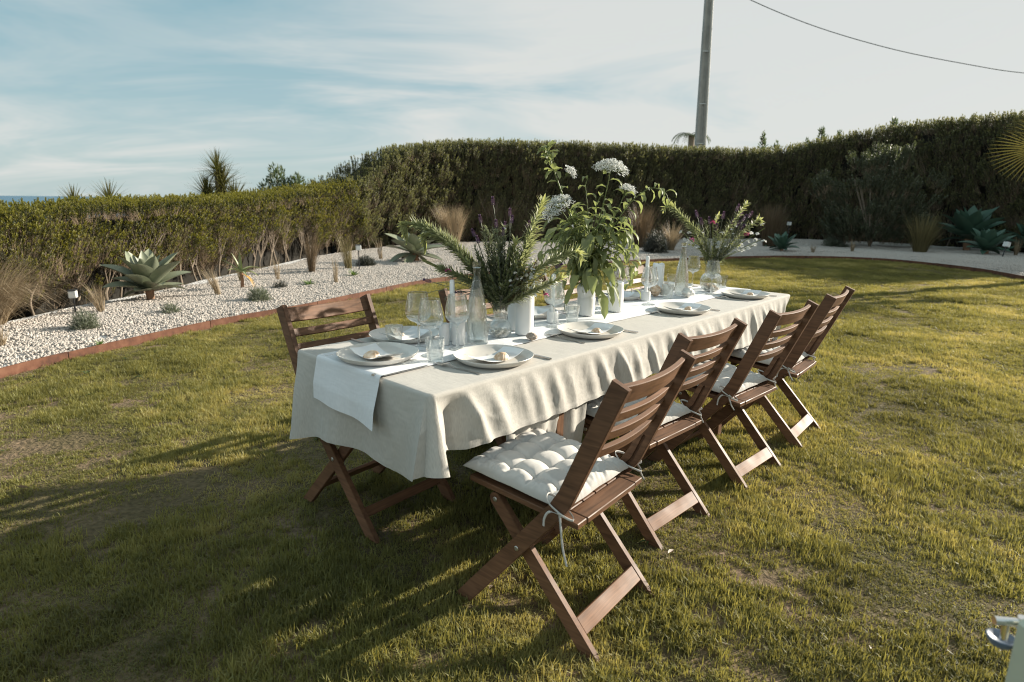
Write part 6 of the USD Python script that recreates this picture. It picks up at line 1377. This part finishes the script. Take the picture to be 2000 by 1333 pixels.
# thick stem at the left with buds at its top
c = curve3([M2 + V3(-.005, 0, -.08), tip2(-10, 60, 0), tip2(-48, 150, 0), tip2(-84, 240, 0)], 7); leafy_stem(c, 12, .085, .038, r2_, .30, (.6, 1.6), .0065)
for s in (.86, .92, .98, 1.0):
    P, ax = along(c, s)
    for k in range(6): v_ = nrm([r2_.gauss(0, 1), r2_.gauss(0, 1), r2_.gauss(.2, .8)]); bigleaf(tb, P, v_, .055, .030, r2_, r2_.uniform(.2, 1.2))
umbel(tb, tip2(-46, 195, .02), V3(.7, -.2, .6), .034, 26, r2_, 'faded_umbel')
# stem with the top umbel
c = curve3([M2 + V3(.008, 0, -.08), tip2(10, 70, .0), tip2(26, 150, .0), tip2(36, 208, 0)], 7); leafy_stem(c, 11, .10, .036, r2_, .25, (1.1, 2.3), .0035); umbel(tb, tip2(36, 206, 0), V3(.12, -.15, 1), .085, 150, r2_)
c = curve3([M2 + V3(-.004, 0, -.06), tip2(-12, 60, -.03), tip2(-36, 110, -.05), tip2(-56, 138, -.06)], 7); p = obj('stem', MB().add(*tube(c, .0025, 5)), MAT['stem'], tb, smooth=True); umbel(tb, tip2(-58, 136, -.06), V3(-.55, -.35, .75), .085, 150, r2_)
c = curve3([M2 + V3(.004, 0, -.06), tip2(30, 80, .02), tip2(50, 130, .03), tip2(64, 165, .03)], 7); leafy_stem(c, 9, .10, .034, r2_, .25, (1.0, 2.0), .003); umbel(tb, tip2(66, 162, .03), V3(.35, -.2, .9), .042, 45, r2_)
# right drooping branch
c = curve3([M2 + V3(.006, 0, -.06), tip2(30, 70, -.02), tip2(70, 140, -.02), tip2(108, 172, -.02), tip2(136, 166, -.02), tip2(146, 150, -.02)], 7); leafy_stem(c, 24, .095, .026, r2_, .35, (1.4, 2.6), .003)
# left drooping branches
for (pts_, n_, L) in (([(-20, 60), (-55, 95), (-72, 85), (-80, 45)], 16, .085), ([(-15, 50), (-45, 80), (-60, 60), (-70, 20)], 13, .08), ([(35, 60), (70, 85), (84, 60), (90, 15)], 16, .095), ([(30, 40), (66, 60), (80, 30), (86, -20)], 14, .085), ([(0, 70), (-4, 130), (-10, 175), (-6, 190)], 12, .085), ([(20, 60), (40, 110), (60, 120), (78, 100)], 12, .10), ([(10, 60), (4, 110), (14, 150), (24, 160)], 12, .09)):
    dep = r2_.uniform(-.08, .06); c = curve3([M2 + V3(r2_.uniform(-.008, .008), 0, -.05)] + [tip2(a, b, dep) for a, b in pts_], 6); leafy_stem(c, n_, L, .030, r2_, .22, (1.2, 2.4), .0026)
for k in range(26):
    a = r2_.uniform(0, 2 * PI); px, py = 6 + 62 * math.cos(a) * r2_.random() ** .5, 78 + 85 * math.sin(a) * r2_.random() ** .5; dep = r2_.uniform(-.10, .09)
    c = curve3([M2 + V3(r2_.uniform(-.012, .012), r2_.uniform(-.012, .012), -.06), tip2(px * .45, py * .55 + 12, dep * .5), tip2(px, py, dep), tip2(px * 1.15, py - r2_.uniform(-8, 22), dep)], 5)
    p = obj('stem', MB().add(*tube(c, .0022, 5)), MAT['stem'], tb, smooth=True); lm = MB()
    for j in range(13):
        P, ax = along(c, r2_.uniform(.2, 1)); u = nrm(np.cross(ax, [.2, .9, .1])); w = np.cross(ax, u); an = j * 2.4; o = u * math.cos(an) + w * math.sin(an); L = r2_.uniform(.055, .105)
        v, f = leaf(L, L * r2_.uniform(.30, .42), 7, 2, bend=r2_.uniform(.9, 2.3), cup=.2, peak=.36, base=.2, tip=.55, twist=r2_.uniform(-1, 1), wav=.06); lm.add(v @ frame(ax * .4 + o + UPV * .2).T + P, f)
    obj('leaf_cluster', lm, MAT['bigleaf'], p, smooth=True)
# big soft leaves hanging over the jar
for k in range(46):
    a = r2_.uniform(0, 2 * PI); rr0 = r2_.uniform(.02, .14); z = r2_.uniform(.02, .30); P = M2 + V3(rr0 * math.cos(a) * 1.15, rr0 * math.sin(a) * .9, z); bigleaf(tb, P, nrm(V3(math.cos(a) * .8, math.sin(a) * .8, r2_.uniform(-.3, .4))), r2_.uniform(.10, .15), r2_.uniform(.035, .052), r2_, r2_.uniform(1.2, 2.0))
for (px, py, dep, L, W, dx) in ((22, -8, -.05, .155, .060, .25), (14, 20, -.07, .12, .05, .2), (34, 6, -.05, .13, .045, .35), (-22, -5, -.04, .13, .05, -.4), (-34, 10, -.03, .12, .045, -.5), (46, -2, .0, .12, .04, .4), (4, 30, -.075, .12, .05, -.1)):
    bigleaf(tb, tip2(px, py, dep), nrm(V3(dx, -.3, -.75)), L, W, r2_, .35)
for k in range(8):
    c = curve3([M2 + V3(r2_.uniform(-.012, .012), r2_.uniform(-.012, .012), -.10), tip2(r2_.uniform(-18, 22), 60, r2_.uniform(-.03, .03)), tip2(r2_.uniform(-35, 50), 120, r2_.uniform(-.05, .05))], 5); obj('stem', MB().add(*tube(c, .0026, 5)), MAT['stem'], tb, smooth=True)

# far bouquet
r3 = random.Random(44)
tb = thing('wildflower_bouquet', 'wildflower bouquet with a long frond to the left in the far round vase', 'bouquet', V3p)
M3 = V3(0, 0, .205); K3 = .00345
def tip3(px, py, dep=0.0): return M3 + V3(px * K3 + dep * .2, dep, py * K3)
for (pts_, L, d) in (([(-35, 45), (-72, 88), (-90, 101), (-98, 94)], .060, 150), ([(-20, 40), (-48, 66), (-60, 78)], .055, 80), ([(20, 50), (42, 88), (54, 106)], .055, 100), ([(30, 30), (62, 64), (80, 78), (84, 70)], .055, 100), ([(5, 40), (0, 70), (4, 84)], .05, 70), ([(-20, 20), (-45, 30)], .05, 50), ([(25, 20), (50, 30)], .05, 50)):
    c = curve3([M3 + V3(r3.uniform(-.012, .012), 0, -.12)] + [tip3(a, b, r3.uniform(-.02, .02)) for a, b in pts_], 6); frond(tb, c, L, .011, d, r3, s0=.3, flare=.75)
for (px, py) in ((-38, 84), (-12, 72), (12, 82), (38, 96), (46, 86), (52, 78), (30, 72), (40, 66), (62, 84), (2, 60), (48, 60), (-26, 70)):
    lavender_stem(tb, stem_curve(M3 - V3(0, 0, .08), tip3(px, py, r3.uniform(-.06, .04)), .01), r3, 1.35)
for k in range(16):
    px, py = r3.uniform(-45, 62), r3.uniform(20, 76); ferny(tb, stem_curve(M3 - V3(0, 0, .05), tip3(px, py, r3.uniform(-.08, .05)), 0), r3, 80, 'frond' if k % 3 else 'lavender', .030, .005, 'sprig', 3 if k % 2 else 0)
for (px, py) in ((90, 62), (84, 40), (74, 30), (-66, 56), (-54, 44), (6, 50)):
    c = stem_curve(M3 - V3(0, 0, .03), tip3(px, py, -.04), .01); p = obj('flower_stem', MB().add(*tube(c, .002, 4)), MAT['stem'], tb)
    for j in range(4): q = along(c, 1 - .12 * j)[0] + V3(r3.gauss(0, .012), r3.gauss(0, .01), r3.gauss(0, .012)); obj('flower', flower_dots(q, UPV, 4, .012, .0135, r3), MAT['petal'], p)
for (px, py) in ((-44, 40), (-8, 72), (58, 50)):
    c = stem_curve(M3, tip3(px, py, -.05), .0); p = obj('pink_stem', MB().add(*tube(c, .0018, 4)), MAT['stem'], tb); obj('pink_flower', flower_dots(along(c, 1)[0], UPV, 3, .008, .02, r3), MAT['pink'], p)
